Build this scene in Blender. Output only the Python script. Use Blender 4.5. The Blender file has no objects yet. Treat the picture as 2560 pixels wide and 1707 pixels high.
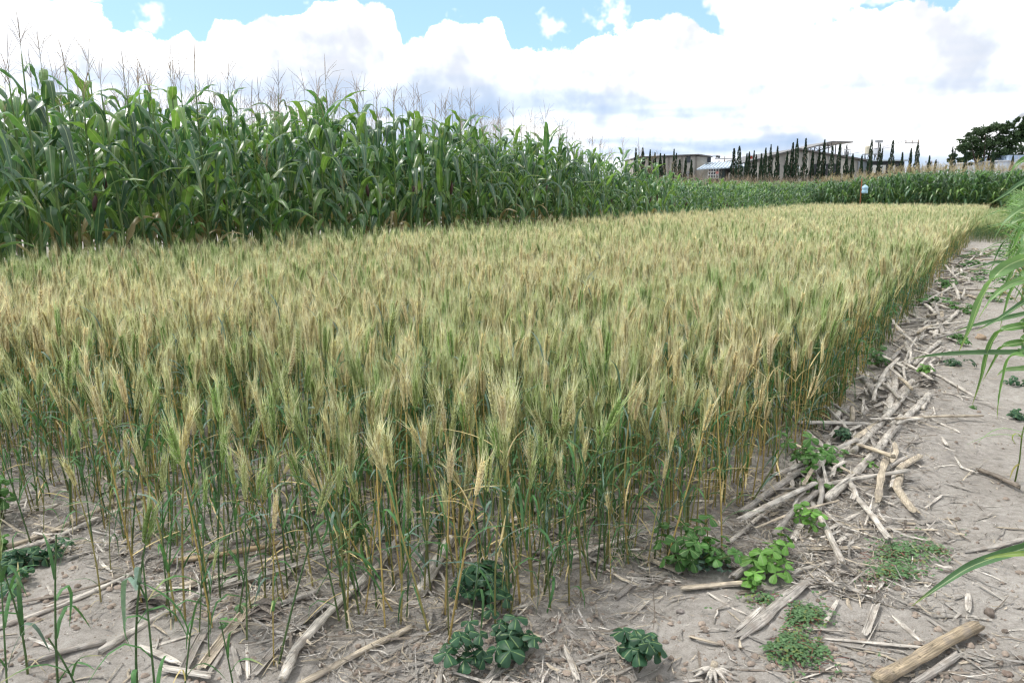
import bpy, math, random
import numpy as np
from mathutils import Vector, Matrix, Euler

# ------------------------------------------------------------------ camera, sky, sun, exposure
SC = bpy.context.scene
COL = SC.collection
CAM_H = 1.5
FPX = 1960.0                                   # focal length in pixels of the 2560 px wide picture
PITCH = math.atan((853.5 - 480) / FPX)
SUN_EL, SUN_AZ = math.radians(58), math.radians(-75)   # azimuth measured from +Y towards +X

cam_data = bpy.data.cameras.new('camera')
cam_data.sensor_width = 36.0
cam_data.lens = 36.0 * FPX / 2560.0
cam_data.clip_start = 0.05
cam_data.clip_end = 6000
cam = bpy.data.objects.new('camera', cam_data)
cam.location = (0, 0, CAM_H)
cam.rotation_euler = (math.pi / 2 - PITCH, 0, 0)
COL.objects.link(cam)
SC.camera = cam

sun_data = bpy.data.lights.new('sun', 'SUN')
sun_data.energy = 2.3
sun_data.angle = math.radians(9)
sun_data.color = (1.0, 0.955, 0.88)
sun = bpy.data.objects.new('sun', sun_data)
sun_dir = Vector((math.sin(SUN_AZ) * math.cos(SUN_EL), math.cos(SUN_AZ) * math.cos(SUN_EL), math.sin(SUN_EL)))
sun.rotation_euler = (-sun_dir).to_track_quat('-Z', 'Y').to_euler()
COL.objects.link(sun)

SC.view_settings.view_transform = 'Standard'
SC.view_settings.look = 'None'
SC.view_settings.gamma = 1.0
SC.view_settings.use_curve_mapping = False
SC.view_settings.exposure = 0.78
SC.cycles.max_bounces = 4
SC.cycles.diffuse_bounces = 2
SC.cycles.use_adaptive_sampling = True
SC.cycles.adaptive_threshold = 0.03
SC.cycles.adaptive_min_samples = 16
SC.cycles.glossy_bounces = 2
SC.cycles.transmission_bounces = 3
SC.cycles.transparent_max_bounces = 4
SC.cycles.use_denoising = True
SC.cycles.filter_width = 1.3


def pix_dir(u, v):
    x = (u - 1280) / FPX
    y = (853.5 - v) / FPX
    return Vector((x, math.cos(PITCH) + y * math.sin(PITCH), -math.sin(PITCH) + y * math.cos(PITCH)))


def G(u, v, z=0.0):                            # the ground point (height z) seen at a pixel
    d = pix_dir(u, v)
    t = (z - CAM_H) / d.z
    return (d.x * t, d.y * t)


def P(u, v, Y):                                # the point at distance Y seen at a pixel
    d = pix_dir(u, v)
    t = Y / d.y
    return Vector((d.x * t, Y, CAM_H + d.z * t))


def make_world():
    w = bpy.data.worlds.new('World')
    SC.world = w
    w.use_nodes = True
    nt = w.node_tree
    nt.nodes.clear()
    N, L = nt.nodes.new, nt.links.new

    def val(x):
        return x

    def M(op, a, b=None, c=None, clamp=False):
        n = N('ShaderNodeMath')
        n.operation = op
        n.use_clamp = clamp
        for i, x in enumerate((a, b, c)):
            if x is None:
                continue
            if isinstance(x, (int, float)):
                n.inputs[i].default_value = x
            else:
                L(x, n.inputs[i])
        return n.outputs[0]

    def smooth(x, lo, hi):
        n = N('ShaderNodeMapRange')
        n.interpolation_type = 'SMOOTHSTEP'
        L(x, n.inputs[0])
        n.inputs[1].default_value = lo
        n.inputs[2].default_value = hi
        return n.outputs[0]

    def mixc(f, a, b):
        n = N('ShaderNodeMix')
        n.data_type = 'RGBA'
        if isinstance(f, (int, float)):
            n.inputs[0].default_value = f
        else:
            L(f, n.inputs[0])
        for s, x in ((6, a), (7, b)):
            if isinstance(x, tuple):
                n.inputs[s].default_value = (*x, 1)
            else:
                L(x, n.inputs[s])
        return n.outputs[2]

    tc = N('ShaderNodeTexCoord')
    sep = N('ShaderNodeSeparateXYZ')
    L(tc.outputs['Generated'], sep.inputs[0])
    az = M('ARCTAN2', sep.outputs[0], sep.outputs[1])
    el = M('ARCSINE', sep.outputs[2])

    # stereographic plane of the upper sky: seamless, so the clouds go on all round
    k1 = M('ADD', sep.outputs[2], 1.0)
    comb = N('ShaderNodeCombineXYZ')
    L(M('DIVIDE', sep.outputs[0], k1), comb.inputs[0])
    L(M('DIVIDE', sep.outputs[1], k1), comb.inputs[1])

    def noise(scale, detail, rough, off=(0, 0, 0), stretch=None):
        mp = N('ShaderNodeMapping')
        mp.inputs['Location'].default_value = off
        n = N('ShaderNodeTexNoise')
        if stretch:
            mp.inputs['Scale'].default_value = stretch
            L(tc.outputs['Generated'], mp.inputs[0])
        else:
            n.noise_dimensions = '2D'
            L(comb.outputs[0], mp.inputs[0])
        n.inputs['Scale'].default_value = scale
        n.inputs['Detail'].default_value = detail
        n.inputs['Roughness'].default_value = rough
        L(mp.outputs[0], n.inputs['Vector'])
        return n.outputs[0]

    def vor(scale):
        n = N('ShaderNodeTexVoronoi')
        n.voronoi_dimensions = '2D'
        n.inputs['Scale'].default_value = scale
        L(comb.outputs[0], n.inputs['Vector'])
        return n.outputs['Distance']

    # the cumulus bank: its upper edge (elevation over azimuth) plus billows
    prof = [(-200, 30), (0, -10), (193, -4), (265, 44), (310, 70), (365, 62), (406, 100), (450, 72), (503, 97), (535, 46), (641, 42), (690, 48),
            (785, 4), (895, 3), (985, 26), (1006, 106), (1050, 100), (1085, 55), (1200, 55), (1262, 70), (1275, 112), (1320, 104),
            (1426, 128), (1470, 90), (1575, 52), (1680, 48), (1800, 70), (1900, 96), (2000, 60), (2150, 20), (2300, 0), (2700, -30)]
    cur = N('ShaderNodeFloatCurve')
    c = cur.mapping.curves[0]
    pts = []
    for u, v in prof:
        d = pix_dir(u, v)
        pts.append(((math.atan2(d.x, d.y) + 0.8) / 1.6, math.asin(d.normalized().z) / 0.4))
    pts = [(0.0, pts[0][1])] + pts + [(1.0, pts[-1][1])]
    c.points[0].location = pts[0]
    c.points[1].location = pts[-1]
    for q in pts[1:-1]:
        c.points.new(*q)
    for q in c.points:
        q.handle_type = 'AUTO'
    cur.mapping.update()
    t = M('MULTIPLY_ADD', az, 1 / 1.6, 0.5, clamp=True)
    L(t, cur.inputs['Value'])
    top = M('MULTIPLY', cur.outputs[0], 0.4)
    b1 = M('SUBTRACT', 0.33, vor(36))
    fb = M('SUBTRACT', noise(24, 5, 0.66), 0.5)
    bil = M('ADD', M('MULTIPLY', b1, 0.017), M('MULTIPLY', fb, 0.034))
    edge = M('SUBTRACT', M('ADD', top, bil), el)
    bank = smooth(edge, -0.0015, 0.0035)
    # broken clouds above
    n2 = noise(8.5, 5, 0.6, (0.3, 1.7, 0.2))
    bias = M('ADD', M('MULTIPLY', smooth(az, 0.10, 0.34), 0.20), M('MULTIPLY', smooth(el, 0.26, 0.5), 0.16))
    up = smooth(M('ADD', n2, bias), 0.575, 0.66)
    mask = M('MAXIMUM', bank, up)
    # soft grey shading inside the clouds
    sh = smooth(noise(9.0, 4, 0.6, (5.2, 0.1, 2.0)), 0.40, 0.70)
    sh2 = smooth(noise(21, 4, 0.6, (0.2, 4.1, 1.0)), 0.40, 0.74)
    cloud = mixc(M('MULTIPLY', sh, 0.85), (11.0, 10.9, 10.8), (4.3, 4.5, 5.0))
    cloud = mixc(M('MULTIPLY', sh2, 0.65), cloud, (4.4, 4.75, 5.4))
    # flat blue-grey bases towards the horizon
    band = smooth(noise(3.2, 3, 0.55, (0.9, 0.2, 0.55), (1, 1, 6.5)), 0.36, 0.60)
    bandm = M('MULTIPLY', band, M('MULTIPLY', smooth(el, 0.19, 0.07), smooth(el, 0.005, 0.035)))
    cloud = mixc(M('MULTIPLY', bandm, 0.9), cloud, (2.5, 3.6, 5.3))
    cloud = mixc(smooth(el, 0.05, 0.0), cloud, (4.4, 5.0, 5.6))

    sky = N('ShaderNodeTexSky')
    sky.sky_type = 'NISHITA'
    sky.sun_disc = False
    sky.sun_elevation = SUN_EL
    sky.sun_rotation = SUN_AZ
    sky.altitude = 2300
    sky.dust_density = 1.2
    skyc = mixc(0.45, sky.outputs[0], (4.0, 6.6, 8.2))
    fin = mixc(mask, skyc, cloud)
    bg = N('ShaderNodeBackground')
    bg.inputs['Strength'].default_value = 0.10
    L(fin, bg.inputs['Color'])
    out = N('ShaderNodeOutputWorld')
    L(bg.outputs[0], out.inputs[0])


make_world()

# ------------------------------------------------------------------ helpers
RNG = np.random.default_rng(7)
random.seed(7)
DX, DY = 0.530, 0.848                           # direction of the rows; o is the offset to their right


def W(s, o):
    return (s * DX + o * DY, s * DY - o * DX)


def so(x, y):
    return (x * DX + y * DY, x * DY - y * DX)


def _hash(ix, iy, seed):
    h = (ix.astype(np.int64) * 374761393 + iy.astype(np.int64) * 668265263 + seed * 974711) & 0x7fffffff
    h = ((h ^ (h >> 13)) * 1274126177) & 0x7fffffff
    return ((h ^ (h >> 16)) & 0xffff) / 65535.0


def vnoise(x, y, seed=0):
    x = np.asarray(x, float)
    y = np.asarray(y, float)
    ix, iy = np.floor(x), np.floor(y)
    fx, fy = x - ix, y - iy
    fx = fx * fx * (3 - 2 * fx)
    fy = fy * fy * (3 - 2 * fy)
    a, b = _hash(ix, iy, seed), _hash(ix + 1, iy, seed)
    c, d = _hash(ix, iy + 1, seed), _hash(ix + 1, iy + 1, seed)
    return (a * (1 - fx) + b * fx) * (1 - fy) + (c * (1 - fx) + d * fx) * fy - 0.5


def gz(x, y):
    """height of the soil"""
    x = np.asarray(x, float)
    y = np.asarray(y, float)
    z = 0.050 * vnoise(x * 1.3, y * 1.3, 1) + 0.024 * vnoise(x * 4.1, y * 4.1, 2) + 0.011 * vnoise(x * 11, y * 11, 3)
    z = z + 0.012 * np.maximum(vnoise(x * 23, y * 23, 4), 0)
    fade = np.clip((10.0 - np.hypot(x, y)) / 3.5, 0, 1)
    s = x * DX + y * DY
    o = x * DY - y * DX
    ridge = 0.05 * np.exp(-((o + 0.45) / 0.35) ** 2) * np.clip((s - 3) / 1.5, 0, 1)
    return (z + ridge) * fade


def gzf(x, y):
    return float(gz(np.array([x]), np.array([y]))[0])


class MB:
    """collects vertices, faces and a colour per vertex; becomes one mesh"""

    def __init__(self):
        self.v, self.f, self.c = [], [], []

    def add(self, verts, faces, cols):
        b = len(self.v)
        self.v += [tuple(q) for q in verts]
        self.f += [tuple(i + b for i in q) for q in faces]
        if isinstance(cols, list):
            self.c += cols
        else:
            self.c += [cols] * len(verts)

    def join(self, other, mat=None):
        b = len(self.v)
        self.v += [tuple(mat @ Vector(q)) for q in other.v] if mat else other.v
        self.f += [tuple(i + b for i in q) for q in other.f]
        self.c += other.c

    def mesh(self, name, mat, smooth=True):
        me = bpy.data.meshes.new(name)
        me.from_pydata(self.v, [], self.f)
        at = me.attributes.new('col', 'FLOAT_COLOR', 'POINT')
        arr = np.ones((len(self.v), 4), np.float32)
        if self.c:
            k = len(self.c[0])
            arr[:, :k] = np.array(self.c, np.float32)
        at.data.foreach_set('color', arr.ravel())
        if smooth:
            me.polygons.foreach_set('use_smooth', [True] * len(me.polygons))
        me.materials.append(mat)
        return me

    def box(self, a, b, col):
        (x0, y0, z0), (x1, y1, z1) = a, b
        self.add([(x0, y0, z0), (x1, y0, z0), (x1, y1, z0), (x0, y1, z0), (x0, y0, z1), (x1, y0, z1), (x1, y1, z1), (x0, y1, z1)],
                 [(0, 3, 2, 1), (4, 5, 6, 7), (0, 1, 5, 4), (1, 2, 6, 5), (2, 3, 7, 6), (3, 0, 4, 7)], col)

    def prism(self, poly, y0, y1, col):
        """polygon in x,z extruded along y"""
        n = len(poly)
        vs = [(x, y0, z) for x, z in poly] + [(x, y1, z) for x, z in poly]
        fs = [tuple(range(n)), tuple(range(2 * n - 1, n - 1, -1))] + [(i, i + n, (i + 1) % n + n, (i + 1) % n) for i in range(n)]
        self.add(vs, fs, col)

    def tube(self, pts, rad, sides, col, cap=True):
        pts = [Vector(q) for q in pts]
        n = len(pts)
        if not isinstance(rad, (list, tuple, np.ndarray)):
            rad = [rad] * n
        cols = col if isinstance(col, list) else [col] * n
        vs, cs, fs = [], [], []
        up = Vector((0.13, 0.99, 0.05))
        for i, q in enumerate(pts):
            d = (pts[min(i + 1, n - 1)] - pts[max(i - 1, 0)])
            d = d.normalized() if d.length > 1e-9 else Vector((0, 0, 1))
            a = d.cross(up)
            if a.length < 1e-3:
                a = d.cross(Vector((1, 0, 0)))
            a.normalize()
            b = d.cross(a)
            for k in range(sides):
                t = 2 * math.pi * k / sides
                vs.append(q + (a * math.cos(t) + b * math.sin(t)) * rad[i])
                cs.append(cols[i])
        for i in range(n - 1):
            for k in range(sides):
                k2 = (k + 1) % sides
                fs.append((i * sides + k, i * sides + k2, (i + 1) * sides + k2, (i + 1) * sides + k))
        if cap:
            fs.append(tuple(range(sides - 1, -1, -1)))
            fs.append(tuple((n - 1) * sides + k for k in range(sides)))
        self.add(vs, fs, cs)

    def octa(self, c, ax, ay, az, col):
        c, ax, ay, az = Vector(c), Vector(ax), Vector(ay), Vector(az)
        self.add([c + ax, c - ax, c + ay, c - ay, c + az, c - az],
                 [(0, 2, 4), (2, 1, 4), (1, 3, 4), (3, 0, 4), (2, 0, 5), (1, 2, 5), (3, 1, 5), (0, 3, 5)], col)

    def blade(self, pts, wid, side, fold, col, across=1, wav=0.0, rng=None, upv=None):
        """leaf ribbon with a folded midrib; alpha of the colour runs 0 at the rib to 1 at the edge"""
        pts = [Vector(q) for q in pts]
        n = len(pts)
        cols = col if isinstance(col, list) else [col] * n
        xs = [-1, 0, 1] if across == 1 else [-1, -0.5, 0, 0.5, 1]
        m = len(xs)
        vs, cs, fs = [], [], []
        ph = random.random() * 6
        for i, q in enumerate(pts):
            d = (pts[min(i + 1, n - 1)] - pts[max(i - 1, 0)]).normalized()
            sd = side[i] if isinstance(side, list) else side
            sd = (sd - d * sd.dot(d))
            sd = sd.normalized() if sd.length > 1e-6 else Vector((1, 0, 0))
            up = sd.cross(d)
            for x in xs:
                lift = abs(x) * fold * wid[i] * 0.5
                if wav and abs(x) == 1:
                    lift += wav * wid[i] * math.sin(ph + x * 1.3 + i * 1.7)
                vs.append(q + sd * (x * wid[i] * 0.5) + up * lift)
                cs.append((*cols[i][:3], abs(x)))
        for i in range(n - 1):
            for k in range(m - 1):
                fs.append((i * m + k, i * m + k + 1, (i + 1) * m + k + 1, (i + 1) * m + k))
        self.add(vs, fs, cs)


def link(name, me, parent=None, loc=None, rot=None, scl=None):
    o = bpy.data.objects.new(name, me)
    COL.objects.link(o)
    if parent is not None:
        o.parent = parent
    if loc is not None:
        o.location = loc
    if rot is not None:
        o.rotation_euler = rot
    if scl is not None:
        o.scale = (scl, scl, scl) if isinstance(scl, (int, float)) else scl
    return o


def tag(o, label, cat=None, group=None, kind=None):
    o['label'] = label
    if cat:
        o['category'] = cat
    if group:
        o['group'] = group
    if kind:
        o['kind'] = kind
    return o


def thing(name, loc, rot=(0, 0, 0), scl=1.0):
    return link(name, None, None, loc, rot, scl)


def mixv(a, b, t):
    return tuple(a[i] * (1 - t) + b[i] * t for i in range(3))


def jit(c, rng, k=0.12):
    m = 1 + rng.uniform(-k, k)
    return tuple(max(0.0, x * m) for x in c[:3])


# ------------------------------------------------------------------ materials
def new_mat(name):
    m = bpy.data.materials.new(name)
    m.use_nodes = True
    nt = m.node_tree
    nt.nodes.clear()
    return m, nt, nt.nodes.new, nt.links.new


def set_in(n, name, v):
    if name in n.inputs:
        n.inputs[name].default_value = v


def leaf_material(name, rough=0.5, spec=0.3, transl=0.3, rib=None, mottling=0.25, nscale=40.0, tint=1.5):
    m, nt, N, L = new_mat(name)
    at = N('ShaderNodeAttribute')
    at.attribute_name = 'col'
    oi = N('ShaderNodeObjectInfo')
    tc = N('ShaderNodeTexCoord')
    no = N('ShaderNodeTexNoise')
    no.inputs['Scale'].default_value = nscale
    no.inputs['Detail'].default_value = 3
    L(tc.outputs['Object'], no.inputs['Vector'])
    mr = N('ShaderNodeMapRange')
    mr.inputs[1].default_value = 0.25
    mr.inputs[2].default_value = 0.75
    mr.inputs[3].default_value = 1 - mottling
    mr.inputs[4].default_value = 1 + mottling
    L(no.outputs[0], mr.inputs[0])
    mr2 = N('ShaderNodeMapRange')
    mr2.inputs[3].default_value = 0.82
    mr2.inputs[4].default_value = 1.18
    L(oi.outputs['Random'], mr2.inputs[0])
    mu = N('ShaderNodeMath')
    mu.operation = 'MULTIPLY'
    L(mr.outputs[0], mu.inputs[0])
    L(mr2.outputs[0], mu.inputs[1])
    vm = N('ShaderNodeVectorMath')
    vm.operation = 'SCALE'
    L(at.outputs['Color'], vm.inputs[0])
    L(mu.outputs[0], vm.inputs['Scale'])
    colour = vm.outputs[0]
    if rib:
        mp = N('ShaderNodeMapRange')
        mp.interpolation_type = 'SMOOTHSTEP'
        mp.inputs[1].default_value = 0.03
        mp.inputs[2].default_value = 0.13
        mp.inputs[3].default_value = 0.75
        mp.inputs[4].default_value = 0.0
        L(at.outputs['Alpha'], mp.inputs[0])
        mx = N('ShaderNodeMix')
        mx.data_type = 'RGBA'
        L(mp.outputs[0], mx.inputs[0])
        L(colour, mx.inputs[6])
        mx.inputs[7].default_value = (*rib, 1)
        colour = mx.outputs[2]
    bs = N('ShaderNodeBsdfPrincipled')
    L(colour, bs.inputs['Base Color'])
    bs.inputs['Roughness'].default_value = rough
    set_in(bs, 'Specular IOR Level', spec)
    out = N('ShaderNodeOutputMaterial')
    if transl > 0:
        tr = N('ShaderNodeBsdfTranslucent')
        sc = N('ShaderNodeVectorMath')
        sc.operation = 'MULTIPLY'
        L(colour, sc.inputs[0])
        sc.inputs[1].default_value = (tint * 1.05, tint * 1.15, tint * 0.6)
        L(sc.outputs[0], tr.inputs['Color'])
        ms = N('ShaderNodeMixShader')
        ms.inputs[0].default_value = transl
        L(bs.outputs[0], ms.inputs[1])
        L(tr.outputs[0], ms.inputs[2])
        L(ms.outputs[0], out.inputs[0])
    else:
        L(bs.outputs[0], out.inputs[0])
    return m


def straw_material():
    m, nt, N, L = new_mat('dry_straw')
    at = N('ShaderNodeAttribute')
    at.attribute_name = 'col'
    oi = N('ShaderNodeObjectInfo')
    tc = N('ShaderNodeTexCoord')

    def noise(stretch, scale, detail, lo, hi, a, b):
        mp = N('ShaderNodeMapping')
        mp.inputs['Scale'].default_value = stretch
        L(tc.outputs['Object'], mp.inputs[0])
        n = N('ShaderNodeTexNoise')
        n.inputs['Scale'].default_value = scale
        n.inputs['Detail'].default_value = detail
        L(mp.outputs[0], n.inputs['Vector'])
        r = N('ShaderNodeMapRange')
        for i, v in enumerate((lo, hi, a, b)):
            r.inputs[i + 1].default_value = v
        L(n.outputs[0], r.inputs[0])
        return r.outputs[0], n.outputs[0]
    fib, fraw = noise((3, 70, 70), 4, 3, 0.3, 0.7, 0.50, 1.35)
    blo, _ = noise((1, 2.5, 2.5), 9, 4, 0.35, 0.7, 0.72, 1.18)
    spot, sraw = noise((1, 1.6, 1.6), 55, 2, 0.62, 0.74, 1.0, 0.45)
    mu = N('ShaderNodeMath')
    mu.operation = 'MULTIPLY'
    L(fib, mu.inputs[0])
    L(blo, mu.inputs[1])
    mu2 = N('ShaderNodeMath')
    mu2.operation = 'MULTIPLY'
    L(mu.outputs[0], mu2.inputs[0])
    L(spot, mu2.inputs[1])
    vm = N('ShaderNodeVectorMath')
    vm.operation = 'SCALE'
    L(at.outputs['Color'], vm.inputs[0])
    L(mu2.outputs[0], vm.inputs['Scale'])
    dirt, _ = noise((1, 1.4, 1.4), 17, 5, 0.50, 0.72, 0.0, 0.75)
    dm = N('ShaderNodeMix')
    dm.data_type = 'RGBA'
    L(dirt, dm.inputs[0])
    L(vm.outputs[0], dm.inputs[6])
    dm.inputs[7].default_value = (0.20, 0.172, 0.148, 1)
    bs = N('ShaderNodeBsdfPrincipled')
    L(dm.outputs[2], bs.inputs['Base Color'])
    bs.inputs['Roughness'].default_value = 0.72
    set_in(bs, 'Specular IOR Level', 0.25)
    bp = N('ShaderNodeBump')
    bp.inputs['Strength'].default_value = 0.5
    bp.inputs['Distance'].default_value = 0.004
    L(fraw, bp.inputs['Height'])
    L(bp.outputs[0], bs.inputs['Normal'])
    out = N('ShaderNodeOutputMaterial')
    L(bs.outputs[0], out.inputs[0])
    return m


def soil_material():
    m, nt, N, L = new_mat('grey_brown_soil')
    tc = N('ShaderNodeTexCoord')

    def noise(scale, detail, rough=0.6, dist=0.0):
        n = N('ShaderNodeTexNoise')
        n.inputs['Scale'].default_value = scale
        n.inputs['Detail'].default_value = detail
        n.inputs['Roughness'].default_value = rough
        n.inputs['Distortion'].default_value = dist
        L(tc.outputs['Object'], n.inputs['Vector'])
        return n.outputs[0]

    def ramp(x, stops):
        r = N('ShaderNodeValToRGB')
        r.color_ramp.elements[0].position = stops[0][0]
        r.color_ramp.elements[0].color = (*stops[0][1], 1)
        r.color_ramp.elements[1].position = stops[-1][0]
        r.color_ramp.elements[1].color = (*stops[-1][1], 1)
        for p, c in stops[1:-1]:
            e = r.color_ramp.elements.new(p)
            e.color = (*c, 1)
        L(x, r.inputs[0])
        return r.outputs[0]

    def mul(a, b, f=1.0):
        n = N('ShaderNodeMix')
        n.data_type = 'RGBA'
        n.blend_type = 'MULTIPLY'
        n.inputs[0].default_value = f
        L(a, n.inputs[6])
        L(b, n.inputs[7])
        return n.outputs[2]
    base = ramp(noise(1.7, 6, 0.65, 0.3), [(0.3, (0.305, 0.280, 0.253)), (0.52, (0.405, 0.378, 0.347)), (0.72, (0.47, 0.442, 0.41))])
    mid = ramp(noise(26, 5, 0.7), [(0.3, (0.68, 0.67, 0.66)), (0.6, (1, 1, 1)), (0.8, (1.0, 1.0, 1.0))])
    fine = ramp(noise(190, 4, 0.75), [(0.32, (0.60, 0.59, 0.58)), (0.55, (1, 1, 1)), (0.75, (1.0, 1.0, 1.0))])
    vo = N('ShaderNodeTexVoronoi')
    vo.feature = 'DISTANCE_TO_EDGE'
    vo.inputs['Scale'].default_value = 5.5
    dn = N('ShaderNodeTexNoise')
    dn.inputs['Scale'].default_value = 9
    dn.inputs['Detail'].default_value = 4
    L(tc.outputs['Object'], dn.inputs['Vector'])
    va = N('ShaderNodeVectorMath')
    va.operation = 'MULTIPLY_ADD'
    L(dn.outputs['Color'], va.inputs[0])
    va.inputs[1].default_value = (0.22, 0.22, 0.0)
    L(tc.outputs['Object'], va.inputs[2])
    L(va.outputs[0], vo.inputs['Vector'])
    crack = ramp(vo.outputs['Distance'], [(0.0, (0.45, 0.43, 0.41)), (0.012, (1, 1, 1)), (1.0, (1, 1, 1))])
    where = N('ShaderNodeMapRange')
    where.inputs[1].default_value = 0.55
    where.inputs[2].default_value = 0.62
    L(noise(2.6, 3), where.inputs[0])
    cm = N('ShaderNodeMix')
    cm.data_type = 'RGBA'
    L(where.outputs[0], cm.inputs[0])
    cm.inputs[6].default_value = (1, 1, 1, 1)
    L(crack, cm.inputs[7])
    col = mul(mul(mul(base, mid), fine, 0.8), cm.outputs[2], 0.8)
    bs = N('ShaderNodeBsdfPrincipled')
    L(col, bs.inputs['Base Color'])
    bs.inputs['Roughness'].default_value = 0.95
    set_in(bs, 'Specular IOR Level', 0.12)
    h1 = N('ShaderNodeMath')
    h1.operation = 'MULTIPLY_ADD'
    L(noise(60, 6, 0.7), h1.inputs[0])
    h1.inputs[1].default_value = 1.0
    L(noise(300, 3, 0.7), h1.inputs[2])
    bp = N('ShaderNodeBump')
    bp.inputs['Strength'].default_value = 0.75
    bp.inputs['Distance'].default_value = 0.009
    L(h1.outputs[0], bp.inputs['Height'])
    L(bp.outputs[0], bs.inputs['Normal'])
    out = N('ShaderNodeOutputMaterial')
    L(bs.outputs[0], out.inputs[0])
    return m


def solid_material(name, rough=0.8, spec=0.3, metal=0.0, nscale=3.0, var=0.2, bump=0.0):
    """matt surface: vertex colour with weathering noise"""
    m, nt, N, L = new_mat(name)
    at = N('ShaderNodeAttribute')
    at.attribute_name = 'col'
    tc = N('ShaderNodeTexCoord')
    no = N('ShaderNodeTexNoise')
    no.inputs['Scale'].default_value = nscale
    no.inputs['Detail'].default_value = 6
    no.inputs['Roughness'].default_value = 0.65
    L(tc.outputs['Object'], no.inputs['Vector'])
    mr = N('ShaderNodeMapRange')
    mr.inputs[1].default_value = 0.3
    mr.inputs[2].default_value = 0.7
    mr.inputs[3].default_value = 1 - var
    mr.inputs[4].default_value = 1 + var
    L(no.outputs[0], mr.inputs[0])
    vm = N('ShaderNodeVectorMath')
    vm.operation = 'SCALE'
    L(at.outputs['Color'], vm.inputs[0])
    L(mr.outputs[0], vm.inputs['Scale'])
    bs = N('ShaderNodeBsdfPrincipled')
    L(vm.outputs[0], bs.inputs['Base Color'])
    bs.inputs['Roughness'].default_value = rough
    bs.inputs['Metallic'].default_value = metal
    set_in(bs, 'Specular IOR Level', spec)
    if bump:
        bp = N('ShaderNodeBump')
        bp.inputs['Strength'].default_value = bump
        bp.inputs['Distance'].default_value = 0.01
        L(no.outputs[0], bp.inputs['Height'])
        L(bp.outputs[0], bs.inputs['Normal'])
    out = N('ShaderNodeOutputMaterial')
    L(bs.outputs[0], out.inputs[0])
    return m


M_WHEAT = leaf_material('wheat', 0.55, 0.25, 0.22, None, 0.22, 60, 1.25)
M_MAIZE = leaf_material('maize', 0.34, 0.55, 0.26, (0.30, 0.36, 0.20), 0.22, 14, 1.9)
M_GRASS = leaf_material('tall_grass', 0.40, 0.35, 0.32, (0.42, 0.50, 0.28), 0.18, 14, 1.5)
M_WEED = leaf_material('broad_weed', 0.48, 0.3, 0.25, (0.20, 0.30, 0.12), 0.2, 50, 1.6)
M_TREE = leaf_material('tree_leaf', 0.6, 0.15, 0.12, None, 0.3, 0.8, 1.3)
M_STRAW = straw_material()
M_SOIL = soil_material()
M_CLOD = solid_material('soil_clod', 0.95, 0.1, 0, 60, 0.3, 0.5)
M_WALL = solid_material('weathered_wall', 0.9, 0.2, 0, 0.9, 0.22)
M_METAL = solid_material('metal_sheet', 0.45, 0.4, 0.3, 0.5, 0.15)
M_DARK = solid_material('dark_glass', 0.25, 0.5, 0, 1.0, 0.2)
M_PLASTIC = solid_material('blue_plastic', 0.3, 0.5, 0, 6, 0.08)

# ------------------------------------------------------------------ ground
def axis(fine0, fine1, step, far):
    a = list(np.arange(fine0, fine1 + 1e-6, step))
    lo, hi, d = fine0, fine1, step
    left, right = [], []
    while lo > -far:
        d *= 1.14
        lo -= d
        left.append(lo)
    d = step
    while hi < far:
        d *= 1.14
        hi += d
        right.append(hi)
    return np.array(left[::-1] + a + right)


gx = axis(-3.2, 4.8, 0.023, 2500)
gy = axis(1.7, 7.8, 0.023, 3000)
XX, YY = np.meshgrid(gx, gy)
ZZ = gz(XX, YY)
nx, ny = len(gx), len(gy)
gm = bpy.data.meshes.new('ground')
verts = np.stack([XX.ravel(), YY.ravel(), ZZ.ravel()], 1)
ii = np.arange(nx * ny).reshape(ny, nx)
quads = np.stack([ii[:-1, :-1].ravel(), ii[:-1, 1:].ravel(), ii[1:, 1:].ravel(), ii[1:, :-1].ravel()], 1)
gm.vertices.add(len(verts))
gm.vertices.foreach_set('co', verts.ravel())
gm.loops.add(quads.size)
gm.loops.foreach_set('vertex_index', quads.ravel().astype(np.int32))
gm.polygons.add(len(quads))
gm.polygons.foreach_set('loop_start', np.arange(0, quads.size, 4, dtype=np.int32))
gm.polygons.foreach_set('use_smooth', [True] * len(quads))
gm.update()
gm.materials.append(M_SOIL)
ground = link('ground', gm)
tag(ground, 'bare grey brown soil of the field and footpath', kind='structure')


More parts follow.
